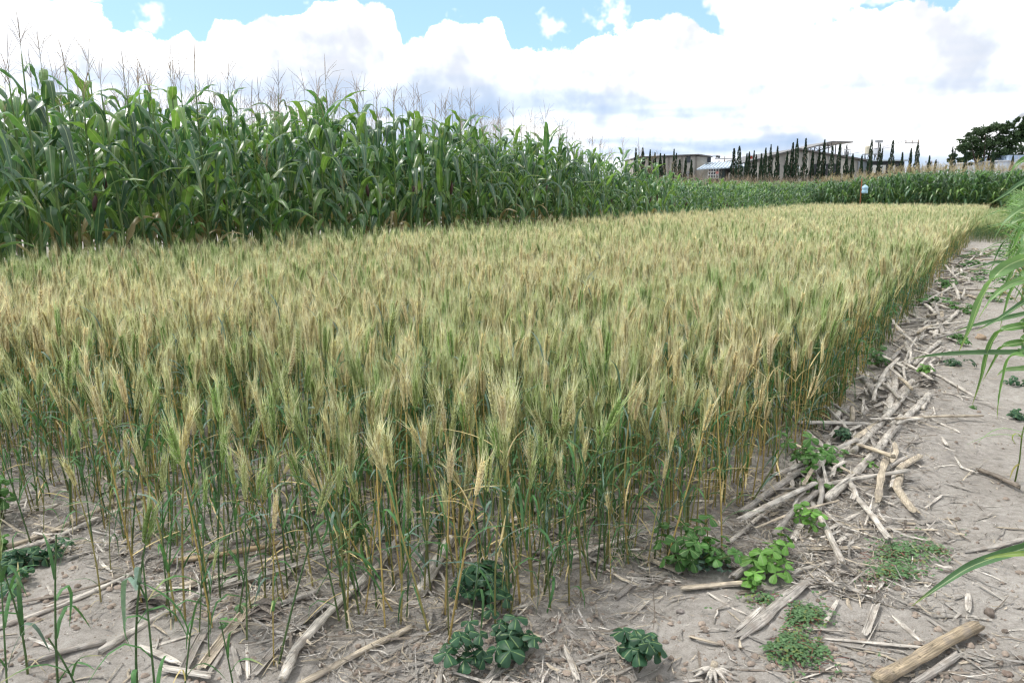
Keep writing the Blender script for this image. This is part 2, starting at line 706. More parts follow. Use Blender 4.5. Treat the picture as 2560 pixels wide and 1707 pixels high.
# ------------------------------------------------------------------ scatter of uncountable masses (geometry nodes)
def scatter(name, sources, pts, rots, scls, idx, label, cat):
    me = bpy.data.meshes.new(name)
    n = len(pts)
    me.vertices.add(n)
    me.vertices.foreach_set('co', np.asarray(pts, np.float32).ravel())
    a = me.attributes.new('turn', 'FLOAT_VECTOR', 'POINT')
    a.data.foreach_set('vector', np.asarray(rots, np.float32).ravel())
    a = me.attributes.new('size', 'FLOAT', 'POINT')
    a.data.foreach_set('value', np.asarray(scls, np.float32).ravel())
    a = me.attributes.new('variant', 'INT', 'POINT')
    a.data.foreach_set('value', np.asarray(idx, np.int32).ravel())
    ob = link(name, me)
    tag(ob, label, cat, kind='stuff')
    ng = bpy.data.node_groups.new(name, 'GeometryNodeTree')
    ng.interface.new_socket(name='Geometry', in_out='INPUT', socket_type='NodeSocketGeometry')
    ng.interface.new_socket(name='Geometry', in_out='OUTPUT', socket_type='NodeSocketGeometry')
    N, L = ng.nodes.new, ng.links.new
    gi, go = N('NodeGroupInput'), N('NodeGroupOutput')

    def named(nm, ty):
        q = N('GeometryNodeInputNamedAttribute')
        q.data_type = ty
        q.inputs['Name'].default_value = nm
        return q.outputs[0]
    e2r = N('FunctionNodeEulerToRotation')
    L(named('turn', 'FLOAT_VECTOR'), e2r.inputs[0])
    size = named('size', 'FLOAT')
    var = named('variant', 'INT')
    jn = N('GeometryNodeJoinGeometry')
    for k, s in enumerate(sources):
        oi = N('GeometryNodeObjectInfo')
        oi.inputs['Object'].default_value = s
        cp = N('FunctionNodeCompare')
        cp.data_type = 'INT'
        cp.operation = 'EQUAL'
        L(var, cp.inputs[2])
        cp.inputs[3].default_value = k
        ip = N('GeometryNodeInstanceOnPoints')
        L(gi.outputs[0], ip.inputs['Points'])
        L(cp.outputs[0], ip.inputs['Selection'])
        L(oi.outputs['Geometry'], ip.inputs['Instance'])
        L(e2r.outputs[0], ip.inputs['Rotation'])
        L(size, ip.inputs['Scale'])
        L(ip.outputs[0], jn.inputs[0])
    L(jn.outputs[0], go.inputs[0])
    md = ob.modifiers.new('scatter', 'NODES')
    md.node_group = ng
    return ob


def source(name, mb, mat):
    return bpy.data.objects.new(name, mb.mesh(name, mat))       # never linked to the scene: only its mesh is scattered


def in_view(x, y, z=0.4, mu=0.10, mv=0.14):
    """is a point inside the picture (with a margin)"""
    d = math.cos(PITCH) * y - math.sin(PITCH) * (z - CAM_H)
    if d <= 0.2:
        return False
    return abs(x / d * FPX / 2560) < 0.5 + mu


# ------------------------------------------------------------------ maize
GREENS = [(0.072, 0.150, 0.066), (0.094, 0.185, 0.068), (0.055, 0.120, 0.066), (0.140, 0.240, 0.066), (0.080, 0.160, 0.078)]


def leaf_path(base, azim, e0, drop, kink, length, n, rng, sharp=9.0):
    pts, sides = [Vector(base)], []
    az = azim
    curl = rng.uniform(-0.35, 0.35)
    roll = rng.uniform(-0.5, 0.5)
    for i in range(n):
        t = (i + 0.5) / n
        e = e0 - drop / (1 + math.exp(-(t - kink) * sharp)) - 0.25 * t
        a = az + curl * t
        d = Vector((math.cos(a) * math.cos(e), math.sin(a) * math.cos(e), math.sin(e)))
        pts.append(pts[-1] + d * (length / n))
    for i in range(n + 1):
        t = i / n
        a = az + curl * t + math.pi / 2
        r = roll * t
        sides.append(Vector((math.cos(a) * math.cos(r), math.sin(a) * math.cos(r), math.sin(r))))
    return pts, sides


def leaf_width(t, w):
    return w * max(0.015, min(1.0, 0.55 + 1.8 * t)) * (1 - max(0, (t - 0.35) / 0.65) ** 1.6)


def maize_parts(rng, height=2.25, leaves=12, lod=0, leafw=0.118, leafl=0.80, tassel=True, ears=1, greens=GREENS, stalk_r=0.020, tcol=(0.36, 0.27, 0.22), tk=0.85):
    """list of (part name, MB)"""
    out = []
    st = MB()
    k = 9 if lod == 0 else 5
    bend = rng.uniform(-0.05, 0.05, 2)
    pts = [(bend[0] * (i / k) ** 2, bend[1] * (i / k) ** 2, height * i / k) for i in range(k + 1)]
    rad = [stalk_r * (1.1 - 0.72 * i / k) for i in range(k + 1)]
    st.tube(pts, rad, 6 if lod == 0 else 4, [(*mixv((0.17, 0.22, 0.08), (0.12, 0.20, 0.06), i / k), 1.0) for i in range(k + 1)])

    def at(z):
        q = z / height
        return Vector((bend[0] * q * q, bend[1] * q * q, z))
    out.append(('stalk', st))
    plane = rng.uniform(0, math.pi * 2)
    for j in range(leaves):
        f = (j + 0.5) / leaves
        z = height * (0.16 + 0.82 * f)
        az = plane + math.pi * (j % 2) + rng.uniform(-0.6, 0.6)
        ln = leafl * (0.78 + 0.45 * math.sin(math.pi * min(1, f * 0.95 + 0.08))) * rng.uniform(0.82, 1.1) * (0.62 if f > 0.9 else 1)
        w = leafw * rng.uniform(0.85, 1.15) * (0.75 if f < 0.15 or f > 0.92 else 1)
        n = 11 if lod == 0 else 6
        if rng.random() < 0.45:
            pts, sides = leaf_path(at(z), az, rng.uniform(0.9, 1.3), rng.uniform(0.7, 1.8), rng.uniform(0.45, 0.75), ln, n, rng, rng.uniform(5, 12))
        else:
            pts, sides = leaf_path(at(z), az, rng.uniform(0.85, 1.35), rng.uniform(1.8, 2.8), rng.uniform(0.28, 0.55), ln, n, rng, rng.uniform(9, 26))
        c = greens[rng.integers(len(greens))]
        if f < 0.16 and rng.random() < 0.45:
            c = (0.26, 0.21, 0.11)
        c = jit(c, rng, 0.2)
        tip = (0.32, 0.25, 0.10) if rng.random() < 0.25 else c
        cols = [(*mixv(c, tip, max(0, (i / n - 0.75) * 3)), 1) for i in range(n + 1)]
        mb = MB()
        mb.blade(pts, [leaf_width(i / n, w) for i in range(n + 1)], sides, rng.uniform(0.3, 0.6), cols, 2 if lod == 0 else 1, 0.14, rng)
        out.append(('leaf', mb))
    if tassel:
        ts = MB()
        b = at(height * 0.985)
        tc = jit(tcol, rng, 0.25)
        L0 = rng.uniform(0.38, 0.60)
        lean = rng.uniform(-0.10, 0.10, 2)
        ns = 4 if lod == 0 else 3
        rr = 0.0040 * tk if lod == 0 else 0.0080 * tk
        path = [b + Vector((lean[0] * t * t * L0 * 2, lean[1] * t * t * L0 * 2, L0 * t)) for t in (0, 0.35, 0.7, 1.0)]
        ts.tube(path, [rr * 0.9, rr, rr * 1.1, rr * 0.5], ns, [(*mixv((0.14, 0.2, 0.07), tc, min(1, i * 0.6)), 1) for i in range(4)], False)
        for q in range(int(rng.integers(4, 9))):
            a = rng.uniform(0, 6.28)
            z0 = L0 * rng.uniform(0.12, 0.5)
            ll = rng.uniform(0.20, 0.38)
            e = rng.uniform(0.75, 1.35)
            p0 = b + Vector((0, 0, z0))
            p1 = p0 + Vector((math.cos(a) * math.cos(e), math.sin(a) * math.cos(e), math.sin(e))) * ll * 0.5
            e2 = e - rng.uniform(0.0, 0.7)
            p2 = p1 + Vector((math.cos(a) * math.cos(e2), math.sin(a) * math.cos(e2), math.sin(e2))) * ll * 0.5
            ts.tube([p0, p1, p2], [rr * 0.7, rr * 0.8, rr * 0.4], 3, (*tc, 1), False)
        out.append(('tassel', ts))
    for q in range(ears):
        eb = MB()
        z = height * rng.uniform(0.40, 0.52)
        a = plane + rng.uniform(-0.5, 0.5) + math.pi * q
        d = Vector((math.cos(a) * 0.28, math.sin(a) * 0.28, 0.96)).normalized()
        p = at(z) + Vector((math.cos(a), math.sin(a), 0)) * 0.018
        L0 = rng.uniform(0.19, 0.26)
        hc = (0.13, 0.19, 0.07) if rng.random() < 0.75 else (0.11, 0.06, 0.065)
        eb.tube([p + d * L0 * t for t in (0, 0.2, 0.45, 0.7, 0.9, 1.0)], [0.014, 0.028, 0.033, 0.027, 0.015, 0.006], 7,
                [(*jit(hc, rng, 0.1), 1) for _ in range(6)])
        for s in range(5):
            e = p + d * L0
            eb.tube([e, e + Vector((rng.uniform(-.02, .02), rng.uniform(-.02, .02), 0.02)), e + Vector((rng.uniform(-.04, .04), rng.uniform(-.04, .04), -0.01))],
                    [0.004, 0.003, 0.002], 3, (0.10, 0.045, 0.02, 1), False)
        out.append(('ear', eb))
    return out


def joined(parts):
    mb = MB()
    for _, q in parts:
        mb.join(q)
    return mb


def place_parts(root, parts_me):
    for nm, me in parts_me:
        link(nm, me, root)


mrng = np.random.default_rng(11)
MZ_FULL = []
for k in range(12):
    pr = maize_parts(mrng, mrng.uniform(2.30, 2.75), int(mrng.integers(10, 13)), 0, ears=int(mrng.integers(0, 2)))
    MZ_FULL.append([(nm, mb.mesh('maize_' + nm, M_MAIZE)) for nm, mb in pr])
    if k == 0:
        MZ_JOIN = []
    MZ_JOIN.append(joined(pr))
MZ_ME = [q.mesh('maize_plant', M_MAIZE) for q in MZ_JOIN]
MZ_SRC = [bpy.data.objects.new('maize_source', me) for me in MZ_ME]
MZ_LOW = [joined(maize_parts(mrng, mrng.uniform(2.25, 2.65), 11, 1, leafw=0.125, ears=0, tcol=(0.48, 0.39, 0.27))) for k in range(8)]
MZ_LOW_ME = [q.mesh('maize_plant', M_MAIZE) for q in MZ_LOW]
MZ_LOW_SRC = [bpy.data.objects.new('maize_source', me) for me in MZ_LOW_ME]

def maize_scale(x, y):
    s = so(x, y)[0]
    return float(np.interp(s, [0, 5, 13, 19, 22, 25, 28, 36, 50], [1.07, 1.11, 1.19, 1.13, 1.03, 0.90, 0.79, 0.72, 0.80]))


def far_scale(x, y):
    return float(np.interp(so(x, y)[1], [-10, -7.5, -5, 20], [0.84, 0.92, 1.06, 1.06]))


EDGE_CORN, EDGE_RIGHT, PLOT_S0, PLOT_S1 = -9.75, -0.92, 1.72, 49.0
cand = []
for row in range(12):
    s = -1.0
    while s < 66:
        o = EDGE_CORN - 0.30 - row * 0.85 + mrng.normal(0, 0.05)
        x, y = W(s, o)
        if in_view(x, y, 1.5, 0.12):
            cand.append((math.hypot(x, y) + row * 4.0, x, y, 0, row))
        s += mrng.uniform(0.26, 0.46)
for row in range(9):
    o = -10.0
    while o < 24:
        s = PLOT_S1 + 0.9 + row * 0.75 + mrng.normal(0, 0.08) + 0.012 * (o + 10)
        x, y = W(s, o)
        if in_view(x, y, 1.5, 0.06):
            cand.append((math.hypot(x, y) + row * 12, x, y, 1, row))
        o += mrng.uniform(0.17, 0.27)
near_l = sorted(q for q in cand if q[3] == 0 and q[4] < 3)[:200]
near_f = sorted(q for q in cand if q[3] == 1 and q[4] == 0)[:100]
chosen = set(near_l) | set(near_f)
for i, q in enumerate(near_l):
    _, x, y, _, row = q
    rot = (mrng.normal(0, 0.03), mrng.normal(0, 0.03), mrng.uniform(0, 6.28))
    k = int(mrng.integers(12))
    scl = maize_scale(x, y) * mrng.uniform(0.92, 1.06)
    if i < 70:
        root = thing('maize_plant', (x, y, gzf(x, y) - 0.01), rot, scl)
        place_parts(root, MZ_FULL[k])
        tag(root, 'tall green maize plant with purplish tassel at the near end of the maize wall', 'maize plant', 'maize plants at the near end of the wall')
    else:
        root = link('maize_plant', MZ_ME[k], None, (x, y, -0.01), rot, scl)
        tag(root, 'tall green maize plant farther along the long maize wall beside the wheat', 'maize plant', 'maize plants farther along the wall')
for i, q in enumerate(near_f):
    _, x, y, _, row = q
    root = link('maize_plant', MZ_LOW_ME[int(mrng.integers(8))], None, (x, y, -0.01), (0, 0, mrng.uniform(0, 6.28)), far_scale(x, y) * mrng.uniform(0.97, 1.08))
    tag(root, 'maize plant with straw coloured tassel in the far row closing off the wheat', 'maize plant', 'maize plants closing off the far end')
rest = [q for q in cand if q not in chosen]
for side, nm, lab, srcs in ((0, 'maize_stand', 'dense mass of green maize standing behind the front rows on the left', MZ_SRC),
                            (1, 'maize_stand', 'dense mass of maize behind the far front row below the buildings', MZ_LOW_SRC)):
    pts = [(q[1], q[2], -0.01) for q in rest if q[3] == side]
    n = len(pts)
    scatter(nm, srcs, pts, np.stack([mrng.normal(0, .03, n), mrng.normal(0, .03, n), mrng.uniform(0, 6.28, n)], 1),
            np.array([maize_scale(q[0], q[1]) if side == 0 else far_scale(q[0], q[1]) for q in pts]) * mrng.uniform(0.90, 1.05, n), mrng.integers(0, len(srcs), n), lab, 'maize')

# two smaller plants that stand out in front of the wall
for (u, v, hgt, lab, tc, gr) in (
        (75, 700, 1.75, 'short maize plant with pale cream tassel at the left edge of the maize wall', (0.50, 0.42, 0.24), GREENS),
        (845, 610, 1.75, 'short light green maize plant standing out in front of the maize wall', (0.36, 0.26, 0.14), [(0.09, 0.19, 0.04), (0.075, 0.16, 0.035)]),
        (1125, 600, 1.50, 'small maize plant with drooping tan tassel in front of the dark maize wall', (0.42, 0.30, 0.16), GREENS)):
    x, y = G(u, v - 0, 0.75)
    s_, o_ = so(x, y)
    x, y = W(s_, EDGE_CORN + 0.05)
    root = thing('maize_plant', (x, y, gzf(x, y)), (0, 0, mrng.uniform(0, 6)))
    pr = maize_parts(mrng, hgt, 9, 0, ears=0, greens=gr, tcol=tc)
    place_parts(root, [(nm, mb.mesh('maize_' + nm, M_MAIZE)) for nm, mb in pr])
    tag(root, lab, 'maize plant')

# ------------------------------------------------------------------ wheat
EAR_G, EAR_R, EAR_P = (0.20, 0.30, 0.085), (0.60, 0.49, 0.265), (0.74, 0.65, 0.44)
AWN_G, AWN_R = (0.46, 0.54, 0.29), (0.80, 0.73, 0.52)
STEM_G, STEM_R = (0.085, 0.155, 0.060), (0.55, 0.40, 0.15)
LEAF_G, LEAF_B, LEAF_R = (0.065, 0.155, 0.055), (0.125, 0.190, 0.150), (0.52, 0.42, 0.21)


def wheat_parts(rng, ripe, lod=0, h=None, stem_ripe=None, bare=False, leafk=1.0, nleaf=None):
    out = []
    h = h if h else rng.uniform(0.52, 0.64)
    sr = stem_ripe if stem_ripe is not None else np.clip(ripe * rng.choice([0.2, 0.6, 1.0, 1.15]) + rng.uniform(-0.25, 0.15), 0, 1)
    la = rng.uniform(0, 6.28)
    lean = rng.uniform(0.0, 0.09)
    k = 6 if lod == 0 else 3

    def pos(t):
        q = lean * t * t
        return Vector((math.cos(la) * q, math.sin(la) * q, h * t))
    st = MB()
    low = mixv(STEM_R, (0.30, 0.24, 0.13), 0.5)
    cols = []
    for i in range(k + 1):
        t = i / k
        c = mixv(mixv(STEM_G, STEM_R, sr), low, max(0, 0.5 - 2.2 * t) * (0.4 + 0.6 * sr))
        cols.append((*jit(c, rng, 0.10), 1))
    r0 = 0.0039 if lod == 0 else 0.0034
    st.tube([pos(i / k) for i in range(k + 1)], [r0 * (1.05 - 0.45 * i / k) for i in range(k + 1)], 4 if lod == 0 else 3, cols, False)
    out.append(('stem', st))
    if not bare:
        eb = MB()
        d0 = (pos(1.0) - pos(0.9)).normalized()
        nod = rng.uniform(0.0, 0.6) ** 2.2
        ta = la + rng.uniform(-0.6, 0.6)
        L0 = rng.uniform(0.105, 0.150)
        nn = 10
        p = pos(1.0)
        twist = rng.uniform(0, 6.28)
        ecol = mixv(EAR_G, EAR_R, min(1, ripe * 1.15)) if ripe < 0.85 else mixv(EAR_R, EAR_P, rng.uniform(0, 1))
        acol = mixv(AWN_G, AWN_R, min(1, ripe * 1.2))
        d = d0.copy()
        for i in range(nn):
            d = (d0 + Vector((math.cos(ta), math.sin(ta), -0.25)) * nod * (i / nn)).normalized()
            p = p + d * (L0 / nn)
            xa = d.cross(Vector((math.cos(twist), math.sin(twist), 0.1))).normalized()
            ya = d.cross(xa)
            size = 1.10 * (0.72 + 0.5 * math.sin(math.pi * (i + 0.8) / (nn + 0.6)))
            for sgn in (-1, 1):
                for fy in ((-1, 1) if lod == 0 else (0,)):
                    axd = (d * 0.90 + xa * sgn * 0.34 + ya * fy * 0.26).normalized()
                    c = p + xa * sgn * 0.0052 * size + ya * fy * 0.0028 + d * (0.0025 * sgn)
                    wy = 0.0037 if lod == 0 else 0.0060
                    sidev = axd.cross(ya).normalized()
                    col = (*jit(ecol, rng, 0.22), 1)
                    eb.octa(c, axd * 0.0100 * size, sidev * 0.0040 * size, axd.cross(sidev) * wy * size, col)
                    for _ in range(1 if lod == 0 else 2):
                        al = rng.uniform(0.055, 0.10) * (0.75 + 0.4 * i / nn)
                        ad = (d * 1.0 + xa * sgn * rng.uniform(0.05, 0.36) + ya * rng.uniform(-0.27, 0.27)).normalized()
                        aw = ad.cross(Vector((rng.normal(), rng.normal(), rng.normal()))).normalized() * (0.0010 if lod == 0 else 0.0017)
                        b = c + axd * 0.006
                        eb.add([b - aw, b + aw, b + ad * al], [(0, 1, 2)], (*jit(acol, rng, 0.15), 1))
        out.append(('ear', eb))
    if lod == 0:
        for q in range(2):
            pts, sides = leaf_path(pos(rng.uniform(0.01, 0.12)), rng.uniform(0, 6.28), rng.uniform(0.2, 1.2), rng.uniform(0.5, 2.2), 0.4, rng.uniform(0.06, 0.15), 4, rng, 8)
            mb = MB()
            mb.blade(pts, [0.004, 0.006, 0.005, 0.004, 0.001], sides, 0.5, (*jit((0.40, 0.34, 0.24), rng, 0.25), 1), 1)
            out[0][1].join(mb)
    for q in range(nleaf if nleaf else (int(rng.integers(3, 5)) if lod == 0 else 2)):
        t0 = rng.uniform(0.12, 0.92)
        az = rng.uniform(0, 6.28)
        ln = rng.uniform(0.14, 0.30) * (1 + 0.3 * (leafk - 1))
        n = 6 if lod == 0 else 3
        mode = rng.random()
        if mode < 0.55:
            pts, sides = leaf_path(pos(t0), az, rng.uniform(0.9, 1.4), rng.uniform(0.3, 1.6), rng.uniform(0.4, 0.7), ln, n, rng, 8)
        else:
            pts, sides = leaf_path(pos(t0), az, rng.uniform(0.5, 1.2), rng.uniform(1.5, 2.6), rng.uniform(0.2, 0.45), ln, n, rng, 12)
        dry = rng.random() < (0.16 + 0.40 * sr) * (1.2 - t0)
        if dry and leafk == 1.0:
            pts, sides = leaf_path(pos(t0), az, rng.uniform(0.2, 1.3), rng.uniform(0.1, 0.9), 0.3, ln * 0.8, n, rng, 5)
        c = LEAF_R if dry else (LEAF_B if rng.random() < 0.22 else LEAF_G)
        c = jit(c, rng, 0.25)
        tip = LEAF_R if rng.random() < 0.3 else c
        w = rng.uniform(0.008, 0.0145) * (0.65 if dry else 1) * leafk
        mb = MB()
        mb.blade(pts, [max(0.0008, w * (0.75 + 0.5 * (i / n)) * (1 - (i / n) ** 2.2)) for i in range(n + 1)], sides, 0.35,
                 [(*mixv(c, tip, max(0, i / n - 0.6) * 2), 1) for i in range(n + 1)], 1)
        out.append(('leaf', mb))
    return out


wrng = np.random.default_rng(23)
NV = 24
WH_PARTS, WH_SRC, WH_LOW_SRC = [], [], []
for k in range(NV):
    ripe = (k + 0.5) / NV
    pr = wheat_parts(wrng, ripe, 0)
    WH_PARTS.append([(nm, mb.mesh('wheat_' + nm, M_WHEAT, nm != 'ear')) for nm, mb in pr])
    WH_SRC.append(source('wheat_source', joined(pr), M_WHEAT))
    WH_LOW_SRC.append(source('wheat_source', joined(wheat_parts(wrng, ripe, 1)), M_WHEAT))
GREEN_PARTS = []
for k in range(8):
    pr = wheat_parts(wrng, wrng.uniform(0, 0.2), 0, wrng.uniform(0.42, 0.6), 0.0, bare=(k % 2 == 0), leafk=1.25, nleaf=4)
    GREEN_PARTS.append([(nm, mb.mesh('wheat_' + nm, M_WHEAT, nm != 'ear')) for nm, mb in pr])


def ripeness(x, y, s, o):
    """golden and green patches of the plot"""
    r = 0.46 + 0.62 * vnoise(x * 0.55, y * 0.55, 31) + 0.40 * vnoise(x * 2.1, y * 2.1, 32)
    r = r + 0.20 * np.exp(-((s - 2.6) / 1.6) ** 2) * np.clip((-o - 0.2) / 2, 0, 1)        # golden near left
    r = r - 0.30 * np.exp(-((o + 8.9) / 1.3) ** 2) * (s < 14)                               # greener along the maize
    r = r + 0.12 * np.clip((s - 9) / 12, 0, 1)
    return r


def front(o):
    """where the plot begins, along its front"""
    f = PLOT_S0 - 0.16 + 0.5 * vnoise(o * 1.3, 0 * o + 3.3, 41) + 0.3 * vnoise(o * 4.1, 0 * o + 1.3, 42)
    return f + 1.40 * np.exp(-((o - EDGE_RIGHT + 0.02) / 0.38) ** 2)


# keep small clearings where the photograph shows bare soil in front
NPTS = 420000
s_ = np.repeat(wrng.uniform(1.2, PLOT_S1, NPTS // 3), 3) + wrng.normal(0, 0.022, NPTS)
o_ = np.repeat(wrng.uniform(EDGE_CORN + 0.05, EDGE_RIGHT + 0.02, NPTS // 3), 3)
# drilled in rows along the plot
rowsp = 0.16
oq = np.round((o_ - EDGE_RIGHT) / rowsp) * rowsp + EDGE_RIGHT + wrng.normal(0, 0.030, NPTS)
x_, y_ = s_ * DX + oq * DY, s_ * DY - oq * DX
dist = np.hypot(x_, y_)
edge_in = s_ - front(oq)
dens = np.clip(dist * 0 + 1.0, 0, 1)
dens *= np.where(edge_in < 0, np.exp(edge_in / 0.10) * 0.12, 0.38 + 0.62 * np.clip(edge_in / 1.7, 0, 1) ** 1.3)
dens *= np.where(oq > EDGE_RIGHT - 0.35, 1.35, 1.0)
target = np.where(dist < 7, 235, np.where(dist < 14, 170, np.where(dist < 26, 105, 68)))
area = (PLOT_S1 - 1.3) * (EDGE_RIGHT - EDGE_CORN)
keep = wrng.random(NPTS) < dens * target / (NPTS / area) 
gap = vnoise(x_ * 2.6, y_ * 2.6, 51) + 0.5 * vnoise(x_ * 6, y_ * 6, 52)
keep &= ~((gap < -0.32) & (edge_in < 0.6))
keep &= ~((gap < -0.36) & (wrng.random(NPTS) < 0.75))
keep &= oq < EDGE_RIGHT + 0.06 + 0.10 * vnoise(s_ * 1.7, 0 * s_, 53)
dpt = math.cos(PITCH) * y_ + 0.2
keep &= (np.abs(x_ / dpt) * FPX / 2560 < 0.62) & (y_ > 1.2)
x_, y_, s_, oq, dist, edge_in = (a[keep] for a in (x_, y_, s_, oq, dist, edge_in))
rp = ripeness(x_, y_, s_, oq) + wrng.normal(0, 0.27, len(x_))
vi = np.clip((rp * NV).astype(int), 0, NV - 1)
zz = gz(x_, y_) - 0.005
tl = np.where(edge_in < 0.8, 0.09, 0.08) * np.where(wrng.random(len(x_)) < 0.05, 2.2, 1.0)
rx, ry = wrng.normal(0, 1, len(x_)) * tl, wrng.normal(0, 1, len(x_)) * tl
sc_ = np.clip(wrng.normal(0.99, 0.11, len(x_)) + 0.14 * vnoise(x_ * 0.9, y_ * 0.9, 61) + 0.12 * vnoise(x_ * 2.7, y_ * 2.7, 62) - (0.0 + 0.30 * wrng.random(len(x_)) ** 2) * np.exp(-np.clip(edge_in, 0, 9) / 0.7), 0.5, 1.2)
order = np.argsort(dist)
vis = [i for i in order if in_view(x_[i], y_[i], 0.4, 0.0)][:300]
visset = np.zeros(len(x_), bool)
visset[vis] = True
KINDS_W = (('green bearded wheat stalk at the thin front edge of the plot', 'green wheat stalks at the front edge'),
           ('half ripe yellow green wheat stalk at the thin front edge of the plot', 'half ripe wheat stalks at the front edge'),
           ('ripe golden bearded wheat stalk at the thin front edge of the plot', 'golden wheat stalks at the front edge'))
for i in vis:
    root = thing('wheat_stalk', (x_[i], y_[i], zz[i]), (rx[i], ry[i], wrng.uniform(0, 6.28)), float(sc_[i]))
    place_parts(root, WH_PARTS[vi[i]])
    lab, grp = KINDS_W[0 if vi[i] < NV * 0.33 else (1 if vi[i] < NV * 0.66 else 2)]
    tag(root, lab, 'wheat', grp)
for near, srcs, nm, lab in ((True, WH_SRC, 'wheat_stand', 'dense stand of ripening bearded wheat behind the thin front edge'),
                            (False, WH_LOW_SRC, 'wheat_stand', 'far sunlit part of the ripening wheat plot running to the maize')):
    sel = ~visset & ((dist < 11) == near)
    n = int(sel.sum())
    scatter(nm, srcs, np.stack([x_[sel], y_[sel], zz[sel]], 1), np.stack([rx[sel], ry[sel], wrng.uniform(0, 6.28, n)], 1),
            sc_[sel] * (1.0 if near else 1.0), vi[sel], lab, 'wheat')
print('wheat', len(x_))

# greener wheat beyond the end of the path
n = 4200
s2, o2 = wrng.uniform(27.5, PLOT_S1 - 0.5, n), wrng.uniform(EDGE_RIGHT + 0.05, 1.2, n)
x2, y2 = s2 * DX + o2 * DY, s2 * DY - o2 * DX
scatter('wheat_stand', WH_LOW_SRC[:9], np.stack([x2, y2, 0 * x2], 1), np.stack([wrng.normal(0, .08, n), wrng.normal(0, .08, n), wrng.uniform(0, 6.28, n)], 1),
        wrng.uniform(0.72, 0.95, n), wrng.integers(0, 9, n), 'patch of short dark green wheat across the far end of the footpath', 'wheat')

# green volunteers in the near left corner
for (u, v, k, sc, rz, lab) in (
        (70, 1690, 1, 1.0, 0.3, 'green wheat stalk with hanging yellow tipped blade near the lower left corner'),
        (20, 1760, 3, 0.9, 1.3, 'green wheat stalk cut by the left edge of the picture'),
        (150, 1790, 0, 0.95, 2.0, 'leafy green wheat shoot near the lower left corner'),
        (352, 1800, 5, 1.05, 0.9, 'upright green wheat stalk with ear in front of the broken stalks'),
        (395, 1820, 0, 0.9, 4.0, 'leafy green wheat shoot beside the upright green ear'),
        (455, 1850, 2, 0.8, 5.0, 'narrow green wheat blade rising from the bottom edge'),
        (235, 1880, 4, 0.85, 2.5, 'single green blade with yellow tip at the bottom edge'),
        (612, 1880, 6, 0.75, 3.3, 'lone green blade rising from the bottom edge beside the split stalk')):
    x, y = G(u, v)
    root = thing('wheat_shoot', (x, y, gzf(x, y) - 0.005), (wrng.normal(0, .05), wrng.normal(0, .05), rz), sc)
    place_parts(root, GREEN_PARTS[k])
    tag(root, lab, 'wheat')

# ------------------------------------------------------------------ maize residue on the ground
PALE, GREY, TAN, BROWN, DARKB = (0.54, 0.50, 0.445), (0.34, 0.315, 0.285), (0.46, 0.395, 0.305), (0.40, 0.30, 0.18), (0.19, 0.16, 0.13)
rrng = np.random.default_rng(5)


